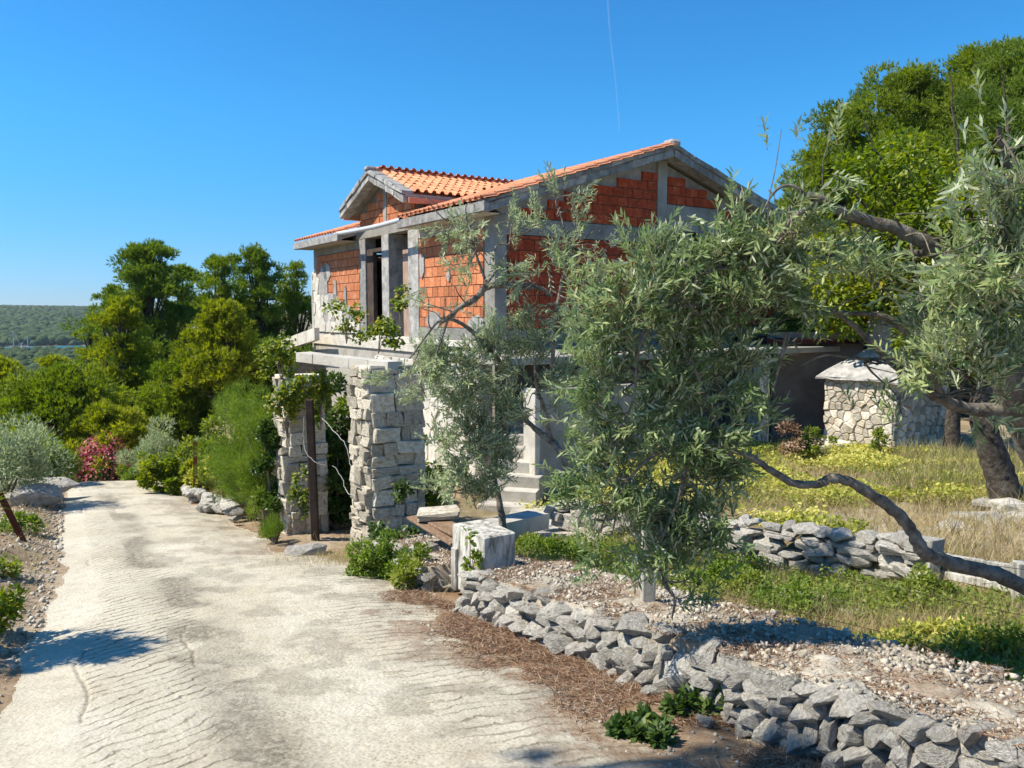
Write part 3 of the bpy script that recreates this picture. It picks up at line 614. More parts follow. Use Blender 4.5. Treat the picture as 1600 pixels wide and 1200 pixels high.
# cladding stones at the far corner of the left facade (irregular pale slabs)
def poly_clad(rects, x, th=.05):
    for (y0, y1, z0, z1) in rects:
        j = lambda: R.uniform(-.045, .045)
        p = [(y0+.012+abs(j())*.4, z0+.012), ((y0+y1)/2+j(), z0+.012+abs(j())*.3), (y1-.012-abs(j())*.4, z0+.015), (y1-.012, (z0+z1)/2+j()), (y1-.02-abs(j()), z1-.012), ((y0+y1)/2+j(), z1-.012-abs(j())*.4), (y0+.02+abs(j()), z1-.015), (y0+.012, (z0+z1)/2+j())]
        MB().prism([(x, a, b) for a, b in p], (-th*R.uniform(.8, 1.2), 0, 0)).build('cladding_stone', M['white'], house, bevel=.006)
zl = lambda y: np.interp(y, [6.6, 7.6, 8.6, 9.6, 10.2, 10.86], [2.75, 3.15, 3.5, 3.8, 4.2, 4.55])
rubble_face(voronoi(6.6, 10.86, 2.68, 4.7, .34, 5, asp=1.1), 'white', house, lambda y, z, o: (-.008-o, y, z), .045, 'cladding_stone', .010, lambda c: c[1] < zl(c[0]), .004)
bx('corner_trim', -.07, .06, 10.802, 10.87, 0, 4.5, 'white')
# lower left wall (whitewashed, lit) and its stone face
bx('lower_wall', .0, .3, .402, 10.518, 0, 2.3, 'paleconc'); bx('lower_wall', .302, WR-.302, .0, .3, 0, 2.498, 'plaster')
bx('porch_wall', -1.5, -1.25, -1.9, 2.6, 0, 2.32, 'whitewash')
rubble_face(voronoi(-1.9, 2.6, 0, 2.32, .3, 9), 'white', house, lambda y, z, o: (-1.504-o, y, z), .05, 'cladding_stone')
bx('porch_column', 5.2, 5.55, -2.6, -2.25, 0, 2.4, 'whitewash'); bx('porch_column', 8.6, 8.9, -2.6, -2.3, 0, 2.4, 'whitewash')
bx('balcony_slab', -1.52, 9.2, -2.65, -.035, 2.36, 2.49, 'conc', .012)
bx('stair_side_wall', -1.05, 2.6, -3.05, -2.87, .0, 1.95, 'conc'); bx('stair_side_wall', -1.16, -1.055, -3.10, -2.75, .0, 1.98, 'paleconc')
for i in range(7):
    MB().box(-.46, .46, i*.28, i*.28+.30+ (.6 if i == 6 else 0), 0, .19*(i+1)).build('stair_step', M['paleconc' if i < 5 else 'conc'], house, bevel=.012, rough=.004, loc=(-1.93, -3.33, -.05), rot=(0, 0, math.radians(-49)))
# roof slabs
def slab(name, poly, th, mt='conc', **k): return MB().prism(poly, (0, 0, -th)).build(name, M[mt], house, **k)
def rz_(x): return (x, roofz(x))
for (y0, y1, x0) in ((-.4, 3.45, -.5), (3.452, 7.148, .0), (7.15, YB, -.5)):
    slab('roof_slab', [(x0, y0, roofz(x0)), (RB, y0, roofz(RB)), (RB, y1, roofz(RB)), (x0, y1, roofz(x0))], .13)
slab('roof_slab', [(RB+.001, -.4, roofz(RB)), (2*RB+.5, -.4, EZ), (2*RB+.5, YB, EZ), (RB+.001, YB, roofz(RB))], .13)
def rake(y0, y1, x0, x1, dz0, th, mt='rakeconc', rgh=.008):
    n = 9; xs = np.linspace(x0, x1, n)
    for i in range(n-1):
        a, b = xs[i], xs[i+1]-.004
        MB().hexa([(a, y0, roofz(a)+dz0-th), (b, y0, roofz(b)+dz0-th), (b, y1, roofz(b)+dz0-th), (a, y1, roofz(a)+dz0-th), (a, y0, roofz(a)+dz0), (b, y0, roofz(b)+dz0), (b, y1, roofz(b)+dz0), (a, y1, roofz(a)+dz0)]).build('rake_edge', M[mt], house, bevel=.01, rough=rgh)
rake(-.46, -.12, -.5, RB, -.02, .17); rake(-.50, -.10, -.5, RB, .085, .10, rgh=.014); rake(-.46, -.12, RB+.01, 2*RB+.5, -.02, .17); rake(-.50, -.10, RB+.01, 2*RB+.5, .085, .10, rgh=.014)
bx('eave_fascia', -.56, -.44, -.5, 3.45, EZ-.17, EZ+.03, 'rakeconc', .01); bx('eave_fascia', -.60, -.44, 7.2, YB+.1, EZ-.17, EZ+.04, 'rakeconc', .01)
bx('eave_soffit', -.48, .0, -.2, 3.4, EZ-.16, EZ-.14, 'paleconc'); bx('eave_soffit', -.48, .0, 7.25, 11, EZ-.16, EZ-.14, 'paleconc')
g = Tubes(); pp = catmull([(-.52, 3.3, 5.46), (-.53, 5.0, 5.43), (-.52, 7.5, 5.47)], 6); g.add(pp, .06, 10); g.build('drain_pipe', M['pipe'], house)
# dormer
for sgn in (-1, 1):
    ye = DY+sgn*DH; xe = (DZ0-.1-EZ)/SL-.5
    MB().prism([(-.4, ye, DZ0), (-.4, DY, DZ1), (3.95, DY, DZ1), (xe, ye, DZ0)], (0, 0, -.12)).build('dormer_roof_slab', M['conc'], house)
    n = 4
    for i in range(n):
        a, b = DY+sgn*DH*i/n, DY+sgn*DH*(i+1)/n-.004*sgn
        for (x0, x1, o, th) in ((-.47, -.2, -.04, .17), (-.50, -.18, .075, .10)):
            MB().hexa([(x0, a, dz(a)+o-th), (x1, a, dz(a)+o-th), (x1, b, dz(b)+o-th), (x0, b, dz(b)+o-th), (x0, a, dz(a)+o), (x1, a, dz(a)+o), (x1, b, dz(b)+o), (x0, b, dz(b)+o)]).build('dormer_rake', M['rakeconc'], house, bevel=.01, rough=.01)
    yw = DY+sgn*1.68
    MB().prism([(.31, yw, 5.4), (.31, yw, DZ0-.0), (xe, yw, DZ0-.0)], (0, -.12*sgn, 0)).build('dormer_cheek', M['render'], house)
    MB().box(-.35, xe-.1, ye-.10 if sgn < 0 else ye-.02, ye+.02 if sgn < 0 else ye+.10, DZ0-.22, DZ0-.09).build('dormer_eave_board', M['render'], house, bevel=.006)
MB().prism([(.05, DY-1.68, 5.56), (.05, DY-1.68, dz(DY-1.68)-.1), (.05, DY, DZ1-.1), (.05, DY+1.68, dz(DY+1.68)-.1), (.05, DY+1.68, 5.56)], (.2, 0, 0)).build('dormer_wall', M['plaster'], house)
bx('dormer_post', -.03, .1, 5.2, 5.4, 5.56, 6.68)
bx('dormer_cap', -.55, -.3, DY-.12, DY+.12, DZ1+.02, DZ1+.14, 'rakeconc', .04); bx('ridge_cap', RB-.16, RB+.16, -.56, -.2, roofz(RB)+.02, roofz(RB)+.19, 'rakeconc', .06)
# tiles: barrel profile with a flat pan, shared mesh
def tile_mesh(w_=.22, l_=.40, r_=.062):
    pr = [(-w_/2, .0)]+[(-.02+r_*math.cos(t), .012+r_*math.sin(t)) for t in np.linspace(math.pi, 0, 7)]+[(w_/2, .0)]
    v = []; f = []
    for y, up in ((0, .028), (l_, 0)):
        for x, z in pr: v.append((x, y, z+up))
    n = len(pr); 
    for i in range(n-1): f.append((i, i+1, n+i+1, n+i))
    for x, z in pr: v.append((x, 0, z+.028-.016))
    for i in range(n-1): f.append((2*n+i, 2*n+i+1, i+1, i))
    m = pmesh('tile', v, f); m.materials.append(M['tile']); return m
TM = tile_mesh(); TL = []
def tilefield(O, U, W, nu, nw, keep=None):
    """O origin at the eave, U along the eave, W up the slope (unit vectors)"""
    U = np.array(U, float); W = np.array(W, float); W /= np.linalg.norm(W); Nn = np.cross(U, W)
    for i in range(nu):
        for j in range(nw):
            p = np.array(O)+U*(i+.5)*.22+W*j*.335
            if keep is None or keep(p): TL.append((p, U, W, Nn))
ue = np.array([1, 0, SL])
ndorm = lambda p: not (3.35 < p[1] < 7.25 and (p[2] < dz(p[1])+.05 or p[0] < .05))
tilefield((-.58, YB+.0, EZ+.05), (0, -1, 0), ue, 52, 16, ndorm)                                     # main left slope
tilefield((2*RB+.58, -.3, EZ+.05), (0, 1, 0), (-1, 0, SL), 52, 16)                                   # main right slope
kd = lambda p: p[2] > roofz(p[0])+.03
tilefield((4.2, DY-DH-.06, DZ0+.03), (-1, 0, 0), (0, DH, DZ1-DZ0), 20, 7, kd)                         # dormer slope towards the lane front
tilefield((-.25, DY+DH+.06, DZ0+.03), (1, 0, 0), (0, -DH, DZ1-DZ0), 20, 7, kd)
def tk(t):
    p, U, W, Nn = t; wp = np.array([*(C0+p[0]*D2+p[1]*D1), p[2]+HZ]); v = np.array([0, 0, EYE])-wp; d = np.linalg.norm(v)
    nw = np.array([*(Nn[0]*D2+Nn[1]*D1), Nn[2]]); return -(max(0, (nw@v)/d)+.03)/d**2
TL = [t for t in TL if t[3][2] != 0]; TL.sort(key=tk); tv = []; tf = []; base_v = np.array([v.co[:] for v in TM.vertices]); base_f = [list(p.vertices) for p in TM.polygons]; nb = 0
for i, (p, U, W, Nn) in enumerate(TL):
    if Nn[2] < 0: Nn = -Nn
    Ux = np.cross(W, Nn); mm = Matrix(((Ux[0], W[0], Nn[0], p[0]), (Ux[1], W[1], Nn[1], p[1]), (Ux[2], W[2], Nn[2], p[2]), (0, 0, 0, 1)))
    mm = mm@Matrix.Rotation(R.normal(0, .015), 4, 'Z')@Matrix.Rotation(R.normal(0, .012), 4, 'X')
    if i < 300: o = obj('tile', TM, None, house); o.matrix_basis = mm
    else:
        A = np.array(mm); tv.append(base_v@A[:3, :3].T+A[:3, 3]); tf += [tuple(x+nb for x in q_) for q_ in base_f]; nb += len(base_v)
obj('more_tiles', pmesh('more_tiles', np.vstack(tv), tf), M['tile'], house, kind='stuff')
def halftube(name, p0, p1, r_, mt, parent, n=1):
    p0 = np.array(p0, float); p1 = np.array(p1, float)
    for i in range(n):
        a = p0+(p1-p0)*i/n; b = p0+(p1-p0)*(i+1.12)/n; T = Tubes(); T.add([a, b], [r_*1.12, r_*.92], 10); T.build(name, mt, parent)
halftube('ridge_tile', (-.3, DY, DZ1+.04), (3.9, DY, DZ1+.04), .10, M['tile'], house, 11)
halftube('ridge_tile', (RB, -.3, roofz(RB)+.05), (RB, YB, roofz(RB)+.05), .11, M['tile'], house, 28)
# pale clad stair parapet running down from the far corner
for i in range(6):
    a = P(491-i*13.2, 512+i*4.6+ (i*i)*.12, 23.6+i*.8); b = P(491-(i+1)*13.2+.5, 512+(i+1)*4.6+((i+1)**2)*.12, 23.6+(i+1)*.8)
    iv = house.matrix_basis.inverted() if False else Matrix.LocRotScale(Vector((C0[0], C0[1], HZ)), Matrix.Rotation(TH, 3, 'Z'), None).inverted()
    q_ = [iv@Vector(x) for x in (a, b)]; off = Vector((.0, .0, .38)); th = Vector((.16, .0, 0))
    pts = [q_[0]-off, q_[1]-off, q_[1]-off+th, q_[0]-off+th, q_[0], q_[1], q_[1]+th, q_[0]+th]
    MB().hexa(pts).build('parapet_slab', M['white'], house, bevel=.006)
iv = Matrix.LocRotScale(Vector((C0[0], C0[1], HZ)), Matrix.Rotation(TH, 3, 'Z'), None).inverted()
a = iv@Vector(P(413, 552, 28.2)); MB().box(a.x-.06, a.x+.08, a.y-.1, a.y+.25, 0, a.z).build('parapet_post', M['white'], house, bevel=.008)
a = iv@Vector(P(470, 535, 24.0)); MB().box(a.x-.3, a.x+1.0, a.y+.3, a.y+.5, .2, a.z-.5).build('stair_wall', M['mortar'], house)
# ================================================================== GATE PILLARS
def pillar(px, pyb, d, w_, dep, H, label, group, cap=False):
    c = P(px, pyb, d); gz = groundz(c[0], c[1])-.12
    root = empty('stone_gate_pillar', (c[0], c[1], gz), TH, label, 'gate pillar', group)
    MB().box(.03, w_-.03, .03, dep-.03, 0, H-.02).build('mortar_core', M['mortar'], root)
    face_stones(CUT, root, w_, H, -1, .07, .24, .11, .38, .07, .2, .035, 0, 0.0, gap=.004)
    face_stones(CUT, root, dep, H, -1, .06, .20, .09, .26, .09, .2, .085, 1, 0.0, gap=.0)
    face_stones(CUT, root, dep, H, 1, .12, .27, .16, .34, .03, .2, .02, 1, w_)
    MB().box(-.02, w_+.03, -.02, dep+.02, H-.02, H+.035).build('cap_slab', M['cutstone'], root, bevel=.012, rough=.006)
    return root, c, gz
p1, c1, g1 = pillar(583, 880, 8.9, .66, .5, 2.24, 'nearer of the two rough stone gate pillars, with a bush at its foot', 'stone pillars of the gateway')
p2, c2, g2 = pillar(455, 845, 10.2, .50, .45, 2.2, 'farther stone gate pillar, entangled in creeper behind a dark timber post', 'stone pillars of the gateway')
# stones of uneven rubble at the foot, and a lintel resting on both
a = P(462, 558, 10.05); b = P(606, 574, 8.95); dv = (b-a)/np.linalg.norm(b-a); sd_ = np.cross(dv, [0, 0, 1]); sd_ /= np.linalg.norm(sd_)
lin = MB(); nseg = 5
for i in range(nseg):
    s0 = a+(b-a)*i/nseg+dv*.001; s1 = a+(b-a)*(i+1)/nseg-dv*.001
    q_ = [s0, s1, s1-sd_*.22, s0-sd_*.22]
    lin.hexa([x-np.array([0, 0, .06]) for x in q_]+[x+np.array([0, 0, .06]) for x in q_])
lo = lin.build('gate_lintel', M['paleconc'], None, bevel=.004, rough=.002); tag(lo, 'pale concrete lintel spanning the tops of the two gate pillars', 'lintel')
# timber post in the gateway
a = P(492, 846, 9.75); t_ = P(482, 625, 9.75); gz = groundz(a[0], a[1])
o = MB().hexa([(a[0]-.045, a[1], gz-.1), (a[0]+.045, a[1], gz-.1), (a[0]+.045, a[1]+.09, gz-.1), (a[0]-.045, a[1]+.09, gz-.1), (t_[0]-.045, a[1], t_[2]), (t_[0]+.045, a[1], t_[2]), (t_[0]+.045, a[1]+.09, t_[2]), (t_[0]-.045, a[1]+.09, t_[2])]).build('timber_post', M['darkwood'], None, bevel=.006)
tag(o, 'dark weathered timber post standing against the farther gate pillar', 'post')
for lab, pts in (('pale cable looping down from the farther pillar into the gateway', [(476,650,9.7),(474,680,9.7),(478,705,9.6),(492,722,9.5),(508,727,9.5)]), ('thin pale cable slung across the gateway to the nearer pillar', [(502,650,9.8),(520,672,9.6),(540,695,9.4),(548,730,9.3),(553,748,9.0)]), ('loose end of pale cable hanging low in the gateway', [(520,727,9.5),(535,748,9.4),(540,765,9.3),(546,772,9.1),(556,775,9.0)])):
    T = Tubes(); pp = catmull([P(*p) for p in pts], 5); T.add(pp+R.normal(0, .004, pp.shape), .0042, 6); tag(T.build('cable', M['cable']), lab, 'cable', 'cables hanging in the gateway')
# ================================================================== BOUNDARY WALL, ledge of rubble on top
def ledge_b(a):  # front and back line of the wall in b
    return np.interp(a, [-6, 0, 2, 5.3, 5.44, 6.06, 6.2, 8.3], [3.35, 3.22, 3.14, 3.12, 3.42, 3.42, 3.16, 3.55]), np.interp(a, [-6, 0, 2, 5.3, 8.3], [4.0, 4.0, 4.12, 4.1, 4.3])
wall = empty('dry_stone_wall', (*AB(3, 3.6), groundz(*AB(3, 3.6))), 0, 'low wall of loose grey limestone with a wide rubble top along the lane', 'stone wall')
wl = np.array(wall.location)
def htop(a): return np.interp(a, [-6, 5.3, 5.5, 8.3], [.34, .32, .24, .2])
aa = np.linspace(-5.5, 8.2, 520); tt = np.linspace(0, 1, 48); AAg, TTg = np.meshgrid(aa, tt, indexing='ij')
bf, bb_ = ledge_b(AAg); BBg = bf+(bb_-bf)*TTg; XY = AAg[..., None]*D1+BBg[..., None]*D2
zg = G(XY[..., 0], XY[..., 1], False)+htop(AAg)+(fbm(AAg*4, BBg*4, 4, 81)-.47)*.12+(fbm(AAg*22, BBg*22, 3, 83)-.45)*.03
zg = zg-.42*(1-sm(0, .07, TTg))-.35*sm(.93, 1, TTg)
Vg = np.stack([XY[..., 0], XY[..., 1], zg], -1).reshape(-1, 3)-wl
i_, j_ = np.meshgrid(np.arange(519), np.arange(47), indexing='ij'); Qg = np.stack([i_*48+j_, (i_+1)*48+j_, (i_+1)*48+j_+1, i_*48+j_+1], -1).reshape(-1, 4)
duff = np.clip(.75*sm(.40, .58, fbm(AAg*2.6, BBg*2.6, 4, 87)), 0, .7)  # patchy cover of needle litter, set by noise
rm = ground_mat('rubble_and_litter', (.50,.46,.385), (.40,.36,.29), (.60,.565,.49))
obj('rubble_top', mesh('rubble_top', Vg, Qg[:, ::-1], True, {'stain': duff*0, 'litter': duff.ravel(), 'green': duff*0}), rm, wall)
# facing stones, three uneven courses; every stone an object
for ci, (zf, s0, s1, hh) in enumerate(((.02, .08, .2, .12), (.09, .06, .16, .10), (.16, .07, .24, .12), (.23, .06, .2, .10), (.30, .08, .26, .09))):
    a = -3.2+R.random()*.1
    while a < 8.0:
        ht = float(htop(a))/.34; w_ = R.uniform(s0, s1)*(1.0 if a > 2.2 else .8); b0 = float(ledge_b(a)[0]); p = AB(a+w_/2, b0+.0+R.normal(0, .02)+ci*.018); z = groundz(*p)+zf*ht+R.normal(0, .015)
        if not (5.3 < a < 6.02):
            tall = R.random() < .2
            stone(GREY if R.random() < .75 else ROCKS, wall, np.array([p[0], p[1], z])-wl, (w_*1.08, R.uniform(.16, .3), hh*R.uniform(.8, 1.25)*max(ht, .75)*(1.25 if tall and ci < 2 else 1)), (R.normal(0, .18), R.normal(0, .15), TH+math.pi/2+R.normal(0, .3)))
        a += w_*.86
a = -4
while a < 8:                                                        # stones along the garden edge and a few on top
    b1 = float(ledge_b(a)[1]); p = AB(a, b1-.06+R.normal(0, .04)); w_ = R.uniform(.12, .3)
    stone(GREY, wall, np.array([p[0], p[1], groundz(*p)+htop(a)-.05])-wl, (w_, w_*.7, .12*R.uniform(.6, 1.0)), (R.normal(0, .15), R.normal(0, .15), R.random()*3)); a += w_*R.uniform(1, 2.6)
# fine rubble: joined
def scatter_stones(name, pts, size, mt, parent=None, label=None, rnd=True, cat=None):
    oc = np.array([(1,0,0),(-1,0,0),(0,1,0),(0,-1,0),(0,0,1),(0,0,-1)], float); fc = np.array([(0,2,4),(2,1,4),(1,3,4),(3,0,4),(2,0,5),(1,2,5),(3,1,5),(0,3,5)])
    n = len(pts); q_ = R.normal(size=(n, 3, 3)); q_ = np.linalg.qr(q_)[0]; s = size[:, None]*R.uniform(.5, 1.2, (n, 3)); s[:, 2] *= .6
    V_ = np.einsum('kj,nj,nji->nki', oc, s, q_)*(1+.35*(R.random((n, 6, 1))-.5))+pts[:, None]
    Fq = (fc[None]+np.arange(n)[:, None, None]*6).reshape(-1, 3)
    m = mesh(name, V_.reshape(-1, 3), Fq, False, {'rnd': np.repeat(R.random(n), 6)})
    o = obj(name, m, mt, parent, kind='stuff')
    if label: o['label'] = label
    return o
n = 17000; a_ = R.uniform(-2.5, 8.2, n); bf, bb_ = ledge_b(a_); b_ = bf+(bb_-bf)*R.uniform(.05, .97, n); xy = a_[:, None]*D1+b_[:, None]*D2
z_ = G(xy[:, 0], xy[:, 1], False)+htop(a_)+.01; s_ = .004+.026*R.random(n)**3.5
scatter_stones('rubble', np.column_stack([xy, z_])-wl, s_, M['gravel'], wall)
# whitewashed gate block
p = P(755, 950, 6.45); gz = groundz(p[0], p[1])
blk = empty('concrete_gate_block', (p[0], p[1], gz-.05), TH, 'squat whitewashed concrete block with a climbing weed, standing at the end of the low wall', 'concrete block')
MB().box(0, .33, 0, .52, .05, .62).build('block_body', M['whitewash'], blk, bevel=.012, rough=.004)
MB().box(-.035, -.002, .0, .085, .04, .44).build('board', M['whitewash'], blk, bevel=.004); MB().box(-.03, -.002, .42, .50, .04, .42).build('board', M['whitewash'], blk, bevel=.004)
MB().box(-.05, .0, -.005, .10, .44, .46).build('ledge', M['whitewash'], blk, bevel=.004)
# small square post and wires
p = P(1012, 948, 5.15); z0 = groundz(p[0], p[1])+.30
o = MB().box(p[0]-.045, p[0]+.045, p[1]-.045, p[1]+.045, z0-.2, z0+.62).build('concrete_fence_post', M['paleconc'], None, bevel=.008); tag(o, 'short square concrete fence post on the rubble wall under the hanging olive foliage', 'fence post')
o = stone(ROCKS, None, P(1003, 962, 4.95)+np.array([0, 0, -.01]), (.26, .2, .1), (0, 0, .3), 'loose_stone'); tag(o, 'flat rounded stone lying at the foot of the square concrete post', 'stone')
WP = [[(1040,858,5.6),(1300,900,5.3),(1600,962,4.9)],[(1040,905,5.6),(1200,945,5.2),(1600,1040,4.5)],[(1040,960,5.5),(1280,1015,4.7),(1600,1105,4.0)],[(1040,800,6),(1300,850,5.5),(1600,890,5.1)]]
wn = ['second', 'third', 'lowest', 'top']
for i, pts in enumerate(WP):
    T = Tubes(); T.add(catmull([P(*p) for p in pts], 8), .0022, 5); tag(T.build('fence_wire', M['wire']), f'{wn[i]} rusty wire strung along the garden side of the rubble wall', 'wire', 'fence wires along the wall')
# ================================================================== GARDEN: second stone wall, fence, curbs
gw = empty('garden_retaining_wall', (3.0, 7.8, groundz(2.6, 7.6)), 0, 'low retaining wall of layered flat stones holding up the yellow-green bed', 'stone wall'); gl = np.array(gw.location)
S0 = np.array([.6, 10.2]); S1 = np.array([3.75, 6.85]); Lw = np.linalg.norm(S1-S0); dw = (S1-S0)/Lw; ang = math.atan2(dw[1], dw[0])
for ci in range(5):
    s = 0
    while s < Lw:
        w_ = R.uniform(.10, .30); p = S0+dw*(s+w_/2); gz = groundz(*(p-np.array([.5, .45])))
        stone((SLABS if R.random() < .4 else GREY) if R.random() < .7 else ROCKS, gw, np.array([p[0]+R.normal(0, .035), p[1]+R.normal(0, .035), gz+.05+ci*.085+R.normal(0, .01)])-gl, (w_*1.1, R.uniform(.2, .32), R.uniform(.08, .14)), (R.normal(0, .16), R.normal(0, .12), ang+R.normal(0, .3))); s += w_*.95
for (px, py, d, s, r_) in ((1378, 846, 7.6, (.42, .3, .08), .1), (1430, 850, 7.35, (.55, .35, .1), -.5), (1345, 850, 7.7, (.3, .25, .07), .4)):
    o = stone(ROCKS, gw, P(px, py, d)-gl, s, (0, .03, r_-.6), 'cap_stone')
fe = empty('white_concrete_fence', P(1458, 935, 6.75), 0, 'low white concrete fence with two rails behind the bare olive branch', 'fence'); fl = np.array(fe.location)
def barb(pa, pb, w_, h_, mt, parent, org, name, **k):
    pa = np.array(pa)-org; pb = np.array(pb)-org; d = pb-pa; s = np.cross(d, [0, 0, 1]); s = s/np.linalg.norm(s)*w_/2; u = np.array([0, 0, h_/2])
    return MB().hexa([pa-s-u, pa+s-u, pb+s-u, pb-s-u, pa-s+u, pa+s+u, pb+s+u, pb-s+u]).build(name, M[mt], parent, bevel=.006, **k)
for (px, y0, y1, d) in ((1457, 862, 945, 6.75), (1597, 878, 955, 6.1), (1760, 905, 1000, 5.5)):
    t_ = P(px, y0, d)-fl; b_ = P(px, y1, d)-fl; MB().box(t_[0]-.05, t_[0]+.05, t_[1]-.05, t_[1]+.05, b_[2]-.15, t_[2]).build('post', M['whitewash'], fe, bevel=.008)
barb(P(1462, 872, 6.8), P(1770, 925, 5.5), .05, .11, 'whitewash', fe, fl, 'rail'); barb(P(1462, 895, 6.8), P(1770, 958, 5.5), .05, .07, 'whitewash', fe, fl, 'rail')
cb = MB(); cp = [ray_ground(px, py) for px, py in ((1035, 912), (1090, 918), (1160, 925), (1230, 938), (1300, 952), (1350, 972))]
cb_o = empty('curved_garden_curb', cp[2], 0, 'curved white stone curb edging the weedy garden path', 'curb'); col_ = np.array(cp[2])
for i in range(len(cp)-1): barb(cp[i]+np.array([0, 0, .02]), cp[i+1]+np.array([0, 0, .02])-(cp[i+1]-cp[i])*.02, .22, .10, 'white', cb_o, col_, 'curb_segment', rough=.008)
# rocks and slabs at the right edge of the bed
rs = empty('rock_edging', P(1540, 840, 9), 0, 'row of pale flat rocks edging the dry bed at the far right', 'rocks'); rl = np.array(rs.location)
for (px, py, d, s) in ((1490, 828, 8.6, (.5, .35, .22)), (1530, 812, 9, (.6, .4, .24)), (1575, 797, 9.3, (.5, .4, .3)), (1590, 778, 9.6, (.35, .3, .3)), (1560, 828, 8.7, (.6, .3, .2)), (1600, 815, 9.0, (.6, .4, .22)), (1455, 842, 8.4, (.4, .25, .16)), (1520, 838, 8.4, (.45, .3, .14)), (1640, 800, 9.2, (.5, .4, .3)), (1545, 790, 9.5, (.4, .3, .2))):
    stone(ROCKS, rs, P(px, py, d)-rl, s, (0, 0, R.random()*3))
o = barb(P(1400, 822, 9.4), P(1600, 862, 7.8), .1, .1, 'white', None, np.zeros(3), 'concrete_strip'); tag(o, 'narrow pale concrete strip lying across the dry bed behind the white fence', 'concrete strip')
# kerb block, yard slab, planks
a = P(760, 835, 9.8); o = barb(P(756, 832, 8.6), P(842, 812, 9.8), .3, .2, 'paleconc', None, np.zeros(3), 'concrete_kerb', rough=.006); tag(o, 'low rough concrete kerb between the slender olive trunk and the stair', 'kerb')
yc = [ray_ground(*q, off=.02) for q in ((770, 850), (905, 862), (1010, 815), (905, 792), (800, 800))]
o = MB().prism([tuple(x) for x in yc][::-1], (0, 0, .06)).build('yard_slab', M['paleconc'], None, bevel=.01, kind='structure', label='worn concrete yard slab in front of the outside stair')
for i, (q0, q1, lab) in enumerate((((643, 808, 8.3), (712, 850, 7.5), 'lowest brown plank of the heap propped by the gate pillar'), ((655, 806, 8.35), (716, 836, 7.6), 'middle brown plank of the heap by the gate pillar'), ((672, 806, 8.4), (718, 826, 7.8), 'uppermost thin plank resting on the heap by the gate pillar'))):
    o = barb(P(*q0), P(*q1), .12, .03, 'wood', None, np.zeros(3), 'plank'); tag(o, lab, 'plank', 'planks heaped behind the wall')
o = stone(CUT, None, P(685, 806, 8.2)+np.array([0, 0, .03]), (.42, .3, .07), (.05, -.05, .1), 'stone_slab'); tag(o, 'pale broken stone slab lying on top of the plank heap', 'stone slab')
o = stone(ROCKS, None, P(672, 862, 7.7), (.17, .15, .2), (0, 0, .4), 'loose_stone'); tag(o, 'upright pale stone standing on the wall top left of the whitewashed block', 'stone')
for (px, py, s, lab) in ((478, 868, (.5, .3, .17), 'flat grey boulder lying in the gateway between the pillars'), (465, 874, (.12, .1, .07), 'small white stone on the lane beside the gateway')):
    q_ = ray_ground(px, py); o = stone(ROCKS, None, q_+np.array([0, 0, s[2]*.3]), s, (0, 0, R.random()), 'loose_stone'); tag(o, lab, 'stone')
for (px, py, sz, lab) in ((795, 985, .085, 'white pebble nearest the foot of the whitewashed block'), (815, 1000, .05, 'smaller white pebble just in front of the wall foot'), (1015, 1090, .10, 'grey lump of rock in the brown litter below the wall'), (968, 1130, .05, 'little round stone at the edge of the shaded litter'), (1100, 1135, .09, 'grey stone among green weeds at the wall foot')):
    q_ = ray_ground(px, py); o = stone(ROCKS, None, q_+np.array([0, 0, sz*.25]), (sz*1.2, sz, sz*.7), (0, 0, R.random()*3), 'loose_stone'); tag(o, lab, 'stone')
# ================================================================== BARBECUE HOUSE AND SHED
p = P(1393, 715, 16); gz = groundz(p[0], p[1])
bq = empty('stone_barbecue', (p[0], p[1], gz), TH, 'honey-coloured stone barbecue house with a grey sloping roof and chimney block', 'barbecue'); Wq, Dq, Hq = 2.15, 1.6, 1.53+(-1.3-gz)*1.0
MB().box(.05, Wq-.05, .05, Dq-.05, 0, Hq).build('core', M['mortar'], bq)
rubble_face(voronoi(0, Wq, 0, Hq, .145, 3, jit=.95), 'bbqstone', bq, lambda x, z, o: (x, .04-o, z), .07, gap=.007); rubble_face(voronoi(0, Dq, 0, Hq, .14, 4, jit=.95), 'bbqstone', bq, lambda x, z, o: (.04-o, x, z), .07, gap=.007); rubble_face(voronoi(0, Dq, 0, Hq, .3, 6), 'bbqstone', bq, lambda x, z, o: (Wq-.04+o, x, z), .05)
o_ = .14; zt = Hq+.58; m_ = MB(); m_.v = [(-o_, -o_, Hq), (Wq+o_, -o_, Hq), (Wq+o_, Dq+o_, Hq), (-o_, Dq+o_, Hq), (.75, .55, zt), (1.5, .55, zt), (1.5, 1.15, zt), (.75, 1.15, zt), (-o_, -o_, Hq-.05), (Wq+o_, -o_, Hq-.05), (Wq+o_, Dq+o_, Hq-.05), (-o_, Dq+o_, Hq-.05)]
m_.f = [(0,1,5,4),(1,2,6,5),(2,3,7,6),(3,0,4,7),(4,5,6,7),(8,9,1,0),(9,10,2,1),(10,11,3,2),(11,8,0,3),(11,10,9,8)]; m_.build('roof', M['rakeconc'], bq, sub=3, rough=.016)
MB().box(.78, 1.47, .56, 1.14, zt-.1, zt+.75).build('chimney', M['plaster'], bq, bevel=.01); MB().box(.7, 1.55, .48, 1.22, zt+.75, zt+.85).build('chimney_cap', M['conc'], bq, bevel=.01)
q_ = ray_ground(1290, 708); o = MB().box(-.7, .6, -.3, .5, 0, .22).build('plinth', M['white'], None, bevel=.02, rough=.006, loc=q_, rot=(0, 0, TH)); tag(o, 'low white concrete plinth in front of the stone barbecue', 'plinth')
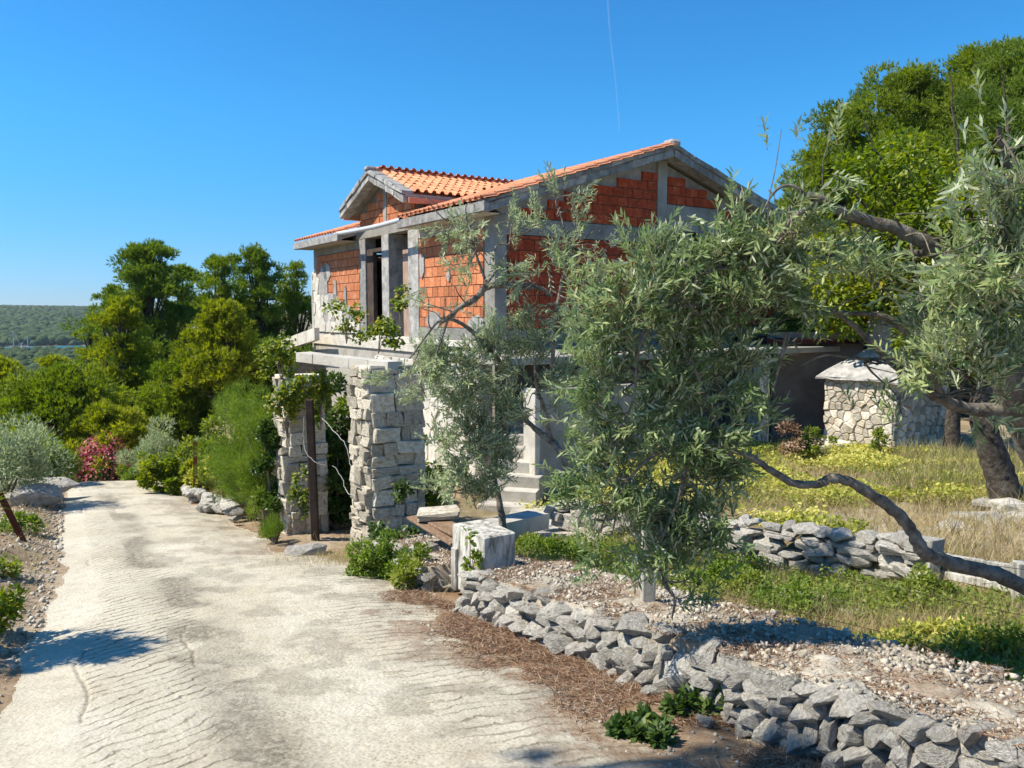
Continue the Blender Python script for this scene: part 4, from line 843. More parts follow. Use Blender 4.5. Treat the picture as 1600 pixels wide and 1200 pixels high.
q_ = P(1205, 690, 18.5); sh = empty('shed', (q_[0], q_[1], groundz(q_[0], q_[1])), math.radians(4), 'low brown rendered shed with a dark red roof edge behind the barbecue', 'shed')
MB().box(0, 2.6, 0, 2.5, 0, 2.35).build('wall', M['brownwall'], sh, bevel=.01); MB().box(-.3, 3.0, -.3, 2.7, 2.36, 2.46).build('roof', M['dark'], sh)
MB().box(.1, 2.4, .1, .7, 2.47, 2.62).build('roof_rubble', M['conc'], sh, rough=.02); MB().box(1.4, 3.0, -1.2, -1.0, 0, .8).build('low_wall', M['paleconc'], sh)
# ================================================================== LEFT SIDE OF THE LANE
def rustpost(q0, q1, r_, label): 
    o = barb(q0, q1, r_, r_, 'rust', None, np.zeros(3), 'rusty_iron_post'); 
    return tag(o, label, 'iron post')
def vpost(a, b, r_, label):
    a = np.array(a); b = np.array(b); m_ = MB().hexa([a+(-r_, -r_, 0), a+(r_, -r_, 0), a+(r_, r_, 0), a+(-r_, r_, 0), b+(-r_, -r_, 0), b+(r_, -r_, 0), b+(r_, r_, 0), b+(-r_, r_, 0)]).build('rusty_iron_post', M['rust']); return tag(m_, label, 'iron post')
q_ = ray_ground(42, 846); vpost(q_-(0, 0, .1), P(-2, 768, q_[1]-.1), .027, 'leaning rusty iron post at the left verge of the lane')
for (px, pt, pb, lab) in ((305, 690, 782, 'farther of two upright rusty posts beside the yellow-green vine'), (350, 695, 793, 'nearer of two upright rusty posts, next to the tall green hedge')):
    q_ = ray_ground(px, pb); vpost(q_-(0, 0, .1), P(px, pt, q_[1]), .028, lab)
vs_ = empty('verge_stone_edge', ray_ground(330, 800), 0, 'short run of piled pale stones edging the lane below the rusty posts', 'stone edging'); vl = np.array(vs_.location)
for i in range(46):
    t = R.random(); px = 288+t*82; py = 778+t*36+R.uniform(-8, 10); q_ = ray_ground(px, py); s = R.uniform(.14, .32); stone(GREY, vs_, q_+np.array([0, 0, .07+.16*R.random()])-vl, (s, s*.8, s*.55), (R.normal(0, .3), R.normal(0, .3), R.random()*3))
for (px, py, s, lab) in ((62, 775, (1.3, .7, .38), 'large flat pale rock on the grassy left verge'), (58, 790, (.8, .5, .4), 'mossy grey rock below the large flat verge rock'), (15, 772, (.9, .6, .4), 'dark grey boulder at the left border behind the leaning post'), (22, 787, (.4, .3, .22), 'small white rock beside the dark boulder on the verge')):
    q_ = ray_ground(px, py); o = stone(ROCKS if 'pale' in lab or 'white' in lab else GREY, None, q_+np.array([0, 0, s[2]*.35]), s, (0, 0, R.random()), 'verge_rock'); tag(o, lab, 'rock')
# gravel on the left verge and by the lane
n = 9000; ys = R.uniform(4, 17, n); a_ = ys/D1[1]; px_ = R.random(n)**1.3
bl_, _ = road_edges(a_); b_ = bl_-px_*2.6; xy = a_[:, None]*D1+b_[:, None]*D2; keep = (xy[:, 1] > 2.5); xy = xy[keep]
scatter_stones('verge_gravel', np.column_stack([xy, G(xy[:, 0], xy[:, 1])+.008]), .008+.04*R.random(len(xy))**4, M['gravel'], None, 'loose gravel and small stones along the left verge')
n = 2500; a_ = R.uniform(-1, 6, n); b_ = 3.1-R.random(n)**2*1.0; xy = a_[:, None]*D1+b_[:, None]*D2
scatter_stones('wall_foot_gravel', np.column_stack([xy, G(xy[:, 0], xy[:, 1])+.004]), .004+.022*R.random(n)**4, M['gravel'], None, 'scattered chips of stone at the foot of the wall')
# needle litter
def litter(name, xy, z, L, label, mt='litter', W=.0035, parent=None, org=0):
    n = len(xy); d = R.normal(size=(n, 3)); d[:, 2] = np.abs(d[:, 2])*.18
    o = obj(name, blades(name, np.column_stack([xy, z])-org, d, R.uniform(.4, 1.3, n)*L, W*R.uniform(.7, 1.6, n), R.random(n)), M[mt], parent, kind='stuff')
    if label: o['label'] = label
n = 70000; a_ = R.uniform(-1.5, 6.3, n); b_ = 3.12-np.abs(R.normal(0, .5, n)); xy = a_[:, None]*D1+b_[:, None]*D2; k = fbm(xy[:, 0]*3, xy[:, 1]*3, 4, 61)+.22*(b_-2.4) > .45; xy = xy[k]
litter('needle_litter', xy, G(xy[:, 0], xy[:, 1])+.004+.02*R.random(len(xy)), .075, 'brown fallen pine needles heaped along the foot of the stone wall')
n = 34000; a_ = R.uniform(-3, 8, n); bf, bb_ = ledge_b(a_); b_ = bf+(bb_-bf)*R.random(n); xy = a_[:, None]*D1+b_[:, None]*D2; k = fbm(xy[:, 0]*2.6, xy[:, 1]*2.6, 4, 87) > .42; xy = xy[k]
litter('needles', xy, G(xy[:, 0], xy[:, 1], False)+htop(a_[k])+.012, .07, None, parent=wall, org=wl)
n = 9000; a_ = R.uniform(-1, 12, n); b_ = R.uniform(.9, 3.2, n); xy = a_[:, None]*D1+b_[:, None]*D2
k = fbm(xy[:, 0]*2, xy[:, 1]*2, 4, 95) > .5; xy = xy[k]; litter('lane_litter', xy, G(xy[:, 0], xy[:, 1])+.003, .05, 'thin dry needles scattered over the lane', W=.0025)
# ================================================================== OLIVE TREES
def PP(l): return np.array([P(*q[:3]) for q in l]), np.array([q[3] for q in l])
def CL(l, dep=.5):
    out = []
    for (px, py, rx, ry, d, k) in l:
        out.append((P(px, py, d), (rx/F*d, max(.12, min(rx, ry)/F*d*dep*1.6), ry/F*d), k))
    return out
oA = empty('olive_tree', (3.9, 4.7, groundz(3.9, 4.7)), 0, 'large near olive tree leaning in from the right, foliage hanging over the rubble wall', 'olive tree')
oo = np.array(oA.location); T = Tubes(); skel = []
def limb(lst, ns=9, knob=.25, tb=None, org=None):
    p, r = PP(lst); pp = catmull(p, 6); rr_ = np.interp(np.linspace(0, 1, len(pp)), np.linspace(0, 1, len(r)), r)
    pp = pp+R.normal(0, 1, pp.shape)*rr_[:, None]*(.10 if rr_.max() < .08 else .03)
    tb.add(pp-org, rr_, ns, knob); return pp
trunkT = Tubes()
limb([(1800,1090,4.7,.16),(1720,900,4.6,.14),(1630,720,4.4,.105),(1590,620,4.25,.10),(1562,570,4.2,.085),(1548,530,4.1,.07),(1535,490,4.05,.055)], 12, .12, trunkT, oo); trunkT.build('trunk', M['bark'], oA)
for lst in ([(1535,490,4.05,.055),(1505,435,3.95,.045),(1462,392,3.9,.036),(1400,357,3.9,.031),(1330,338,3.9,.027),(1280,312,3.9,.024),(1262,306,3.9,.02)],
            [(1590,615,4.25,.07),(1640,560,4.2,.06),(1690,440,4.1,.05),(1650,330,3.8,.03)],
            [(1800,1060,4.6,0.0684),(1700,975,4.5,0.0532),(1600,916,4.3,0.0426),(1540,893,4.25,0.0410),(1480,877,4.2,0.0380),(1443,862,4.1,0.0350),(1425,830,4.1,0.0319),(1395,795,4.1,0.0304),(1350,765,4.1,0.0281),(1320,750,4.1,0.0251),(1298,748,4.1,0.0258),(1275,757,4.1,0.0213),(1240,755,4.1,0.0205),(1205,735,4.1,0.0182),(1170,712,4.1,0.0160),(1140,698,4.15,0.0129),(1110,640,4.2,0.0099),(1080,560,4.2,0.0061)],
            [(1590,640,4.25,.045),(1520,640,4.25,.034),(1450,612,4.2,.026),(1400,572,4.2,.022),(1360,535,4.2,.018),(1330,505,4.2,.014),(1290,480,4.2,.009)],
            [(1470,615,4.2,.022),(1432,552,4.15,.022),(1415,520,4.15,.019),(1380,495,4.15,.016),(1330,490,4.15,.012),(1255,488,4.15,.007)],
            [(1500,430,3.95,.03),(1462,398,3.95,.022),(1420,396,4,.017),(1350,404,4.05,.014),(1270,404,4.1,.012),(1200,440,4.1,.012),(1140,470,4.15,.01),(1040,480,4.15,.007)],
            [(1262,306,3.9,.012),(1235,290,3.9,.008),(1210,300,3.9,.006),(1190,335,3.9,.004)],
            [(1280,312,3.9,.016),(1235,345,3.9,.011),(1215,380,4,.008),(1160,410,4.05,.008),(1090,430,4.1,.006)],
            [(1400,560,4.2,.01),(1340,560,4.15,.007),(1290,555,4.1,.006),(1250,572,4.1,.004)],
            [(1140,698,4.15,.014),(1080,690,4.2,.012),(1010,720,4.2,.009),(960,780,4.2,.006)],
            [(1080,690,4.2,.010),(1060,780,4.2,.009),(1030,860,4.2,.006),(1040,920,4.2,.004)],
            [(1040,480,4.15,.008),(1000,540,4.15,.008),(990,620,4.2,.006),(960,700,4.2,.004)],
            [(1535,490,4.05,.04),(1560,400,3.7,.03),(1580,300,3.5,.02),(1560,200,3.4,.01)],
            [(1230,520,4.1,.01),(1210,600,4.1,.007),(1190,660,4.1,.005)]):
    skel.append(limb(lst, 9, .28, T, oo))
clA = CL([(1520,480,70,60,3.7,.8),(1590,380,45,70,3.5,.8),(1450,520,50,45,3.8,.6),(1575,540,50,50,3.7,.7),(1530,340,60,50,3.6,.7),(1440,470,50,40,3.9,.6),(1480,350,40,35,3.8,.5),(1600,250,30,50,3.6,.6),(1570,620,40,30,3.9,.4),(1500,600,35,30,3.9,.3),(1240,370,50,30,4.1,.7),(1170,380,50,30,4.2,.8),(1110,375,40,30,4.2,.7),(1230,450,40,30,4.2,.6),(1500,400,95,80,3.5,.55),(1570,330,50,70,3.3,.55),(1575,450,55,80,3.3,.7),(1490,520,70,60,3.5,.65),(1530,600,55,45,3.6,.5),(1590,560,40,60,3.5,.4),(1445,430,50,45,3.7,.5),(1390,440,45,40,3.8,.45),(1340,420,45,45,3.9,.5),(1330,365,35,20,3.9,.3),
          (1270,385,55,40,4.0,.6),(1210,370,55,35,4.0,.6),(1240,440,60,40,4.1,.7),(1180,400,50,50,4.1,.8),(1440,590,40,25,3.8,.35),(1400,640,25,12,4,.25),(1560,250,35,50,3.4,.3),(1500,300,40,35,3.5,.25),
          (1000,430,75,50,4.2,1.1),(1090,420,80,50,4.2,1.1),(1150,470,70,60,4.2,1.1),(1050,500,100,60,4.25,1.1),(960,510,70,55,4.3,1.0),(1110,560,85,60,4.3,1.1),(1010,590,95,60,4.3,1.1),(1090,650,85,60,4.3,1.0),(1180,550,35,50,4.2,.5),
          (980,680,75,55,4.3,1.3),(1040,740,85,60,4.3,1.4),(960,770,60,50,4.3,1.3),(1010,830,75,50,4.3,1.6),(1055,875,60,42,4.3,1.6),(1110,830,40,45,4.3,.9),(1110,730,45,45,4.3,.9),(920,700,38,50,4.3,.8),(930,620,45,45,4.3,.8),(940,850,30,30,4.3,.7),(1100,760,50,50,4.3,.7),(1080,930,50,22,4.3,.35),(1130,690,35,35,4.2,.5),(900,470,40,35,4.4,.5)])
connect(T, skel, clA, oA, 3, .008); 
for lst in ([(1212,400,4,.004),(1200,330,4,.003),(1212,260,4,.0025),(1221,202,4,.0015)], [(1290,340,3.9,.004),(1285,260,3.9,.003),(1302,205,3.9,.0015)], [(1175,400,4.05,.004),(1165,340,4.05,.003),(1150,295,4.05,.0015)]):
    limb(lst, 5, 0, T, oo)
T.build('branches', M['bark'], oA)
sh_ = CL([(1214,290,5,85,4,.7),(1290,270,6,60,3.9,.8),(1165,345,10,35,4.05,.6),(1240,345,20,25,4,.6),(1062,365,12,20,4.2,1.0)])
olive_crown(oA, clA+sh_, M['olive'], singles=290, LL=(.045,.068), WW=.012, dens=590, lenr=(.08,.21), spacing=.0175)
oB = empty('olive_tree', (*P(790, 835, 8.0)[:2], groundz(*P(790, 835, 8.0)[:2])), 0, 'slender olive tree with thin silvery foliage between the stone gate pillar and the house corner', 'olive tree')
ob = np.array(oB.location); T = Tubes(); tT = Tubes(); skel = []
limb([(792,860,8,.045),(788,835,8,.04),(782,790,8,.034),(772,745,8,.03),(775,700,7.9,.026)], 9, .3, tT, ob); tT.build('trunk', M['bark'], oB)
for lst in ([(775,700,7.9,.026),(800,640,7.8,.024),(830,665,7.6,.026),(862,690,7.5,.034),(880,712,7.4,.036),(884,728,7.4,.03)], [(800,640,7.8,.024),(790,580,7.6,.026),(740,520,7.3,.022),(690,500,7.2,.014),(640,560,7.2,.008)],
            [(690,504,7.2,.018),(720,480,7.2,.024),(745,465,7.2,.027),(762,448,7.2,.03),(800,446,7.2,.028),(838,448,7.2,.024),(862,462,7.2,.014)], [(862,690,7.5,.022),(850,640,7.4,.02),(838,600,7.3,.016),(835,560,7.2,.01)],
            [(862,600,7.2,.02),(866,520,7.1,.02),(876,450,7.1,.018),(886,400,7.1,.014),(880,350,7.1,.008),(870,320,7.1,.005)], [(884,440,7.1,.016),(915,438,7.1,.014),(942,433,7.1,.007)], [(762,448,7.2,.014),(745,400,7.2,.011),(730,350,7.2,.007),(700,345,7.2,.004)],
            [(775,740,7.9,.014),(740,760,7.7,.01),(700,770,7.5,.006)], [(745,465,7.2,.014),(790,400,7.2,.01),(800,350,7.2,.006)], [(700,500,7.2,.012),(670,580,7.2,.009),(640,600,7.2,.005)]):
    skel.append(limb(lst, 7, .3, T, ob))
clB = CL([(705,345,38,22,7.2,.45),(745,350,30,30,7.2,.4),(740,400,45,32,7.2,.32),(800,355,30,26,7.2,.35),(770,390,30,30,7.2,.25),(872,318,30,20,7.1,.6),(880,350,38,30,7.1,.55),(850,395,40,34,7.1,.6),(900,395,30,28,7.1,.55),(940,380,28,26,7.1,.4),(825,430,28,22,7.1,.3),(895,480,34,30,7.1,.55),
          (700,460,40,26,7.2,.22),(840,510,45,30,7.2,.65),(800,545,60,32,7.3,.9),(740,560,60,34,7.4,.95),(680,565,60,34,7.4,.95),(640,585,40,26,7.4,.8),(690,610,50,34,7.5,.8),(760,610,60,38,7.5,.85),(830,590,55,40,7.4,.8),(880,560,45,40,7.3,.8),(740,660,60,38,7.6,.75),(800,660,40,36,7.7,.5),(720,710,60,38,7.6,.8),(690,745,45,30,7.5,.8),(760,745,48,34,7.7,.7),(735,785,50,24,7.6,.7),(850,640,35,30,7.4,.45),(650,470,22,22,7.3,.3),(870,620,30,30,7.3,.6),(780,700,40,30,7.7,.5)])
connect(T, skel, clB, oB, 3, .008, .08); T.build('branches', M['bark'], oB)
olive_crown(oB, clB, M['olive2'], dens=430, LL=(.045,.065), WW=.0135, spacing=.022, lenr=(.12,.28))
# ================================================================== PINES AND OTHER TREES
gL = 'pine trees in the valley beyond the lane'
pine(233, 386, 31, 2.9, 'pinedark', 'tallest dark pine on the left, with its trunk and limbs showing', group=gL, nclump=81, dens=442, crown0=.22)
pine(340, 402, 34, 2.6, 'pine', 'mid green pine just right of the tallest dark pine', group=gL, nclump=62, dens=408, crown0=.18)
pine(398, 392, 36, 3.0, 'pinedark', 'rounded dark pine with a pointed top, left of the house corner', group=gL, nclump=70, dens=408, crown0=.18)
pine(455, 410, 38, 2.5, 'pine', 'pine right beside the clad corner of the house', group=gL, nclump=62, dens=374, crown0=.15)
pine(288, 415, 37, 2.8, 'pinedark', 'dark pine filling the gap behind the tallest one', group=gL, nclump=54, dens=340, crown0=.15)
pine(168, 443, 34, 1.3, 'pinedark', 'slim dark pine top poking up left of the tallest pine', group=gL, nclump=27, dens=544, crown0=.72)
pine(190, 470, 27, 2.0, 'pineyellow', 'sunlit yellow-green pine in front of the tallest dark pine', group=gL, nclump=56, dens=442, crown0=.18)
pine(345, 478, 25, 1.7, 'pineyellow', 'bushy yellow-green pine in front of the rounded dark pine', group=gL, nclump=54, dens=442, crown0=.2)
pine(75, 556, 30, 1.5, 'pineyellow', 'feathery yellow-green pine in front of the anchored boats', group=gL, nclump=54, dens=391, crown0=.25)
pine(135, 496, 36, 1.5, 'pine', 'broad green pine below the far wooded hill', group=gL, nclump=54, dens=357, crown0=.15)
pine(-42, 500, 34, 1.6, 'pine', 'green pine cut by the left border of the picture', group=gL, nclump=48, dens=357, crown0=.15)
pine(105, 585, 22, 2.3, 'pine', 'spreading pine with a dark leaning trunk beside the end of the lane', group=gL, nclump=62, dens=391, crown0=.42)
pine(215, 560, 28, 2.3, 'pine', 'low green pine behind the grey olive shrub', group=gL, nclump=54, dens=357, crown0=.15)
pine(12, 566, 25, 2.1, 'pineyellow', 'yellowish young pine above the olive at the left border', group=gL, nclump=48, dens=374, crown0=.15)
pine(290, 560, 26, 2.1, 'pine', 'shaded pine behind the two rusty posts', group=gL, nclump=51, dens=357, crown0=.15)
pine(420, 540, 27, 2.2, 'pinedark', 'dark pine rising behind the clad stair parapet', group=gL, nclump=54, dens=357, crown0=.1)
pine(160, 640, 21, 1.7, 'pineyellow', 'small sunlit pine just beyond the red-flowering bush', group=gL, nclump=40, dens=391, crown0=.1)
gR = 'pine trees behind the garden on the right'
for a in ((1325,175,27,2.9,'pine','left pine of the group behind the garden, nearest the house roof'), (1420,112,28,3.6,'pine','broad tall pine in the middle of the right-hand group'), (1530,82,27,3.6,'pine','pine with the highest top at the upper right'), (1600,88,25,3.4,'pinedark','pine cut by the right border at the top of the picture'), (1275,235,26,2.2,'pine','shorter pine showing between the house roof and the broad-leaved tree'),(1560,200,24,3.2,'pinedark','dark pine behind the near olive crown at the right'),(1420,220,26,3.2,'pine','shaded pine deep behind the broad-leaved tree'),(1480,140,29,3.6,'pine','pine filling the skyline between the two tallest on the right'),(1350,260,28,2.8,'pinedark','dark pine low behind the yellow-green broad-leaved tree')):
    pine(*a[:4], a[4], a[5], group=gR, nclump=67, dens=357, crown0=.15, L=.15, W=.036)
# broad-leaved tree with bare dark branches
def broadleaf(px, pytop, d, rad, label, mt='fig', n=16000, spread=1.0, name='walnut_tree', bare=()):
    top = P(px, pytop, d); gz = groundz(top[0], d); H = top[2]-gz; root = empty(name, (top[0], d, gz), 0, label, 'broad-leaved tree'); T = Tubes(); T2 = Tubes()
    tr = catmull([(0,0,-.2),(R.normal(0,.15),0,H*.22),(R.normal(0,.25),R.normal(0,.1),H*.45)], 5); T.add(tr, np.linspace(.16,.10,len(tr)), 9, .2); T.build('trunk', M['darkbark'], root); cs = []
    for i in range(26):
        an = i*2.4; t = R.uniform(.4, .97); r_ = rad*math.sqrt(max(.05, 1-((t-.62)/.42)**2))*R.uniform(.35, .95); e = np.array([math.cos(an)*r_, math.sin(an)*r_*.8, H*t])
        s = tr[R.integers(len(tr)//2, len(tr))]; pts = catmull([s, (s+e)/2+R.normal(0, .12, 3)+np.array([0,0,.1]), e], 5); T2.add(pts, np.linspace(.06, .01, len(pts)), 6); cs.append((e, rad*R.uniform(.22, .36)))
        if i % 2: cs.append((e*.6+s*.4, rad*.3))
    for q_ in bare:
        p_ = np.array([P(*z) for z in q_])-np.array(root.location); pts = catmull(p_, 5)+0; T2.add(pts+R.normal(0,.02,pts.shape), np.linspace(.045, .008, len(pts)), 6)
    T2.build('limbs', M['darkbark'], root); per = n//len(cs); Bs, Ds, Ns, Rn = [], [], [], []
    for c, s in cs:
        v = rdir(per); Bs.append(c+v*s*(.45+.6*R.random((per,1)))); Ds.append(v+R.normal(0,.5,(per,3))-np.array([0,0,.1])); Ns.append(R.normal(0,.35,(per,3))+v*.4+np.array([0,0,.9])); Rn.append(np.clip(R.random()*.45+R.random(per)*.6,0,1))
    Bs = np.vstack(Bs); k = len(Bs); m = leaves_mesh('crown', Bs, np.vstack(Ds), np.vstack(Ns), .12*R.uniform(.7,1.3,k), .075*R.uniform(.7,1.2,k), np.concatenate(Rn)); obj('crown', m, M[mt], root); return root
broadleaf(1405, 205, 17.5, 2.1, 'yellow-green broad-leaved tree with dark bare branches, standing behind the barbecue', bare=([(1398,330,17),(1395,290,17),(1370,240,17),(1350,190,17)],[(1440,330,17),(1400,360,17),(1330,300,17),(1300,270,17)],[(1480,330,17),(1500,260,17),(1490,180,17),(1485,110,17)],[(1440,420,17),(1400,380,16.5),(1370,350,16.5)],[(1560,300,17),(1575,220,17),(1570,150,17),(1565,95,17)]))
broadleaf(1510, 270, 16, 1.8, 'green broad-leaved tree between the barbecue and the right border', n=10000)
broadleaf(1300, 400, 20, 1.5, 'pale green low tree behind the shed', 'vine', n=8000)
# trunk seen behind the near olive at the right
oC = empty('olive_tree', (*P(1560, 760, 9.5)[:2], groundz(*P(1560, 760, 9.5)[:2])), 0, 'dark-trunked olive tree standing in the dry grass at the far right behind the near one', 'olive tree')
oc_ = np.array(oC.location); tT = Tubes(); sk = [limb([(1575,790,9.5,.2),(1562,740,9.5,.17),(1545,690,9.5,.15),(1535,650,9.5,.14),(1545,590,9.5,.12),(1520,520,9.5,.09)], 10, .12, tT, oc_)]; tT.build('trunk', M['darkbark'], oC)
T = Tubes(); clC = CL([(1540,560,70,60,9.5,.5),(1600,600,50,60,9.4,.5),(1480,520,60,50,9.6,.5),(1450,580,35,35,9.6,.25),(1600,500,60,60,9.5,.5)]); connect(T, sk, clC, oC, 4, .03, .15); T.build('branches', M['darkbark'], oC)
olive_crown(oC, clC, M['olive2'], dens=110, LL=(.07,.1), WW=.022, spacing=.035, lenr=(.2,.45))
# ================================================================== SHRUBS
def B(px, py, d, r, mt, label, **k):
    c = ray_ground(px, py) if d is None else P(px, 900, d); 
    return bush(k.pop('name', 'shrub'), (c[0], c[1]), r, mt, label, **k)
B(268, 745, 19.5, (1.15,.9,1.75), 'olive2', 'rounded grey-green olive shrub beyond the rusty posts', n=9000, leaf=(.10,.022), up=.9, name='olive_shrub', lumps=24)
B(18, 790, 13, (.95,.9,1.75), 'olive2', 'silvery young olive at the left border of the picture', n=9000, leaf=(.085,.022), up=.6, name='olive_shrub', lumps=26)
B(75, 765, 16.5, (1.1,.8,1.2), 'hedge', 'yellow-green bush on the verge right of the silvery olive', n=7000, leaf=(.1,.04), lumps=22)
B(128, 752, 20, (.9,.7,1.0), 'ivy', 'dark green bush at the bend of the lane', n=5000, leaf=(.1,.05), lumps=18)
ol = B(171, 760, 20.2, (.8,.6,1.55), 'oleaf', 'oleander bush covered in red and pink blossom at the end of the lane', n=3500, leaf=(.12,.025), up=.8, name='oleander_bush', lumps=16)
n = 2600; v = rdir(n); v[:, 2] = np.abs(v[:, 2]); pz = v*np.array([.85,.6,1.55])*(.7+.38*R.random((n,1)))*np.array([1,1,1])+np.array([0,0,.05])
obj('blossoms', leaves_mesh('blossoms', pz, v+R.normal(0,.6,(n,3)), R.normal(0,1,(n,3)), .06*np.ones(n), .055*np.ones(n), R.random(n)), M['pink'], ol, kind='stuff')
B(225, 752, 19, (.6,.5,.8), 'hedge', 'low green bush right of the red oleander', n=3500, leaf=(.08,.03), lumps=14)
B(285, 780, 15.5, (.75,.5,1.0), 'fig', 'yellow-green climbing vine tangled round the farther rusty post', n=4200, leaf=(.09,.07), name='vine', cat='vine', lumps=16)
B(325, 786, 14.6, (.5,.4,.95), 'cover', 'yellowing vine between the two rusty posts', n=2200, leaf=(.08,.06), name='vine', cat='vine', lumps=12)
B(340, 770, 17, (1.5,.8,1.9), 'vine', 'mixed green thicket behind the rusty posts', n=9000, leaf=(.09,.045), lumps=26)
for (px, d, r, lab) in ((382, 12.6, (.55,.7,2.55), 'far end of the feathery bright green hedge'), (398, 11.6, (.52,.7,2.6), 'middle bush of the feathery bright green hedge'), (420, 10.9, (.42,.5,2.5), 'hedge bush pressed against the farther gate pillar')):
    B(px, 0, d, r, 'hedge', lab, n=16000, leaf=(.085,.007), mode='blade', up=.5, name='hedge_bush', lumps=44, group='feathery hedge by the gateway')
B(432, 0, 9.55, (.2,.2,.42), 'hedge', 'small rosemary-like bush at the foot of the farther pillar', n=2600, leaf=(.075,.006), mode='blade', up=1.2, name='rosemary_bush', lumps=14)
B(432, 0, 10.5, (.25,.3,2.3), 'ivy', 'dark leafy bush wedged between the hedge and the farther pillar', n=7000, leaf=(.06,.04), lumps=30, name='ivy_bush')
B(528, 0, 10.7, (.45,.3,1.7), 'ivy', 'low dark ivy bush just inside the gateway', n=8000, leaf=(.06,.05), lumps=34, name='ivy_bush')
B(520, 0, 11.6, (1.0,.5,2.4), 'ivy', 'dark ivy thicket filling the gateway between the pillars', n=18000, leaf=(.07,.055), name='ivy_thicket', lumps=40)
B(520, 0, 12.8, (1.4,.6,2.9), 'ivy', 'tall thicket behind the gateway', n=9000, leaf=(.09,.06), lumps=40)
B(445, 0, 12.2, (.7,.5,2.7), 'fig', 'sunlit shrub with rounded leaflets rising above the farther pillar', n=7000, leaf=(.065,.045), lumps=34, name='carob_shrub')
B(600, 0, 11.5, (.9,.5,2.9), 'fig', 'shrub with rounded yellow-green leaflets behind the stone lintel', n=8000, leaf=(.065,.045), lumps=38, name='carob_shrub')
B(665, 0, 10.2, (.3,.3,1.9), 'vine', 'thin creeper behind the right edge of the nearer pillar', n=2200, leaf=(.06,.05), lumps=16, name='creeper', cat='creeper')
def clump(name, px, py, d, r, mt, label, n=500, leaf=(.05,.04), cat='creeper', up=.1):
    c = P(px, py, d); root = empty(name, c, 0, label, cat); cs = [(R.normal(0, .45, 3)*np.array(r)) for _ in range(9)]; per = n//9
    Bs = np.vstack([q_+rdir(per)*np.array(r)*.45*R.random((per,1)) for q_ in cs]); k = len(Bs)
    T = Tubes(); 
    for q_ in cs[:5]: T.add(catmull([np.array([0,.02,-r[2]*1.1]), q_*.4, q_], 4), np.linspace(.006,.002,9), 4)
    T.build('stems', M['twig'], root)
    obj('foliage', leaves_mesh('foliage', Bs, R.normal(0,1,(k,3))+np.array([0,-.3,up]), R.normal(0,.4,(k,3))+np.array([-.2,-.5,.8]), leaf[0]*R.uniform(.6,1.3,k), leaf[1]*R.uniform(.7,1.2,k), R.random(k), six=True), M[mt], root, kind='stuff'); return root
clump('creeper', 478, 600, 10.0, (.28,.12,.24), 'fig', 'leafy creeper crowning the farther pillar under the lintel', 900)
clump('creeper', 470, 770, 9.85, (.18,.1,.3), 'vine', 'green creeper on the lower part of the farther pillar', 450)
clump('creeper', 448, 640, 10.0, (.2,.15,.35), 'fig', 'creeper hanging down the sunlit left side of the farther pillar', 800)
clump('creeper', 500, 620, 10.1, (.15,.12,.4), 'vine', 'creeper hanging on the gateway side of the farther pillar', 700)
clump('creeper', 440, 560, 10.2, (.3,.2,.35), 'fig', 'sprays of small leaves above the left end of the lintel', 900)
clump('creeper', 625, 768, 8.75, (.16,.06,.14), 'ivy', 'small dark creeper on the shaded face of the nearer pillar', 220)
clump('creeper', 610, 840, 8.6, (.3,.15,.22), 'ivy', 'dark leafy weed against the base of the nearer pillar', 700)
clump('creeper', 590, 525, 9.8, (.35,.2,.2), 'fig', 'branch of rounded leaflets over the middle of the lintel', 700)
clump('creeper', 540, 500, 10.2, (.35,.2,.28), 'fig', 'upright spray of rounded leaflets in front of the clad house corner', 450)
clump('creeper', 625, 470, 10.2, (.16,.12,.26), 'fig', 'lone shoot of rounded leaflets in front of the doorway', 260)
clump('climbing_weed', 735, 880, 6.28, (.07,.05,.22), 'vine', 'thin weed climbing up the front of the whitewashed block', 130, (.055,.035), 'weed')
B(600, 0, 7.55, (.42,.3,.46), 'hedge', 'dense dark-hearted weed bush at the foot of the nearer pillar', n=7000, leaf=(.035,.018), lumps=26, name='weed_bush', cat='bush')
B(650, 0, 7.15, (.32,.28,.42), 'vine', 'right half of the low leafy bushes by the nearer pillar', n=5000, leaf=(.035,.02), lumps=22, name='weed_bush', cat='bush')
B(578, 0, 7.75, (.2,.2,.4), 'hedge', 'small upright bush at the left foot of the nearer pillar', n=1800, leaf=(.035,.016), lumps=10, name='weed_bush', cat='bush')
for (px, py, r, lab, mt) in ((-4, 990, (.22,.22,.4), 'leafy weed with a pale leaf at the left verge', 'fig'), (-14, 900, (.25,.25,.3), 'green weeds at the left border beside the lane', 'vine'), (20, 830, (.35,.3,.3), 'green weed behind the leaning rusty post', 'hedge'), (1110, 1120, (.28,.18,.15), 'low creeping weed in the shade at the wall foot', 'ivy'), (1020, 1150, (.2,.15,.1), 'flat creeping weed on the litter in front of the wall', 'ivy')):
    B(px, py, None, r, mt, lab, n=700, leaf=(.055,.035), lumps=10, name='weed', cat='weed')
for (px, py, r, lab, mt) in ((1240, 0, (.35,.3,1.25), 'reddish brown dead bush left of the barbecue', 'litter'), (1265, 0, (.35,.3,.9), 'green shrub between the dead bush and the barbecue', 'vine')):
    B(px, 0, 14.5, r, mt, lab, n=1800, leaf=(.06,.03), lumps=14)
B(1365, 0, 15.3, (.25,.2,.9), 'vine', 'spindly weed growing against the sunlit side of the barbecue', n=500, leaf=(.07,.04), lumps=9, name='weed', cat='weed')
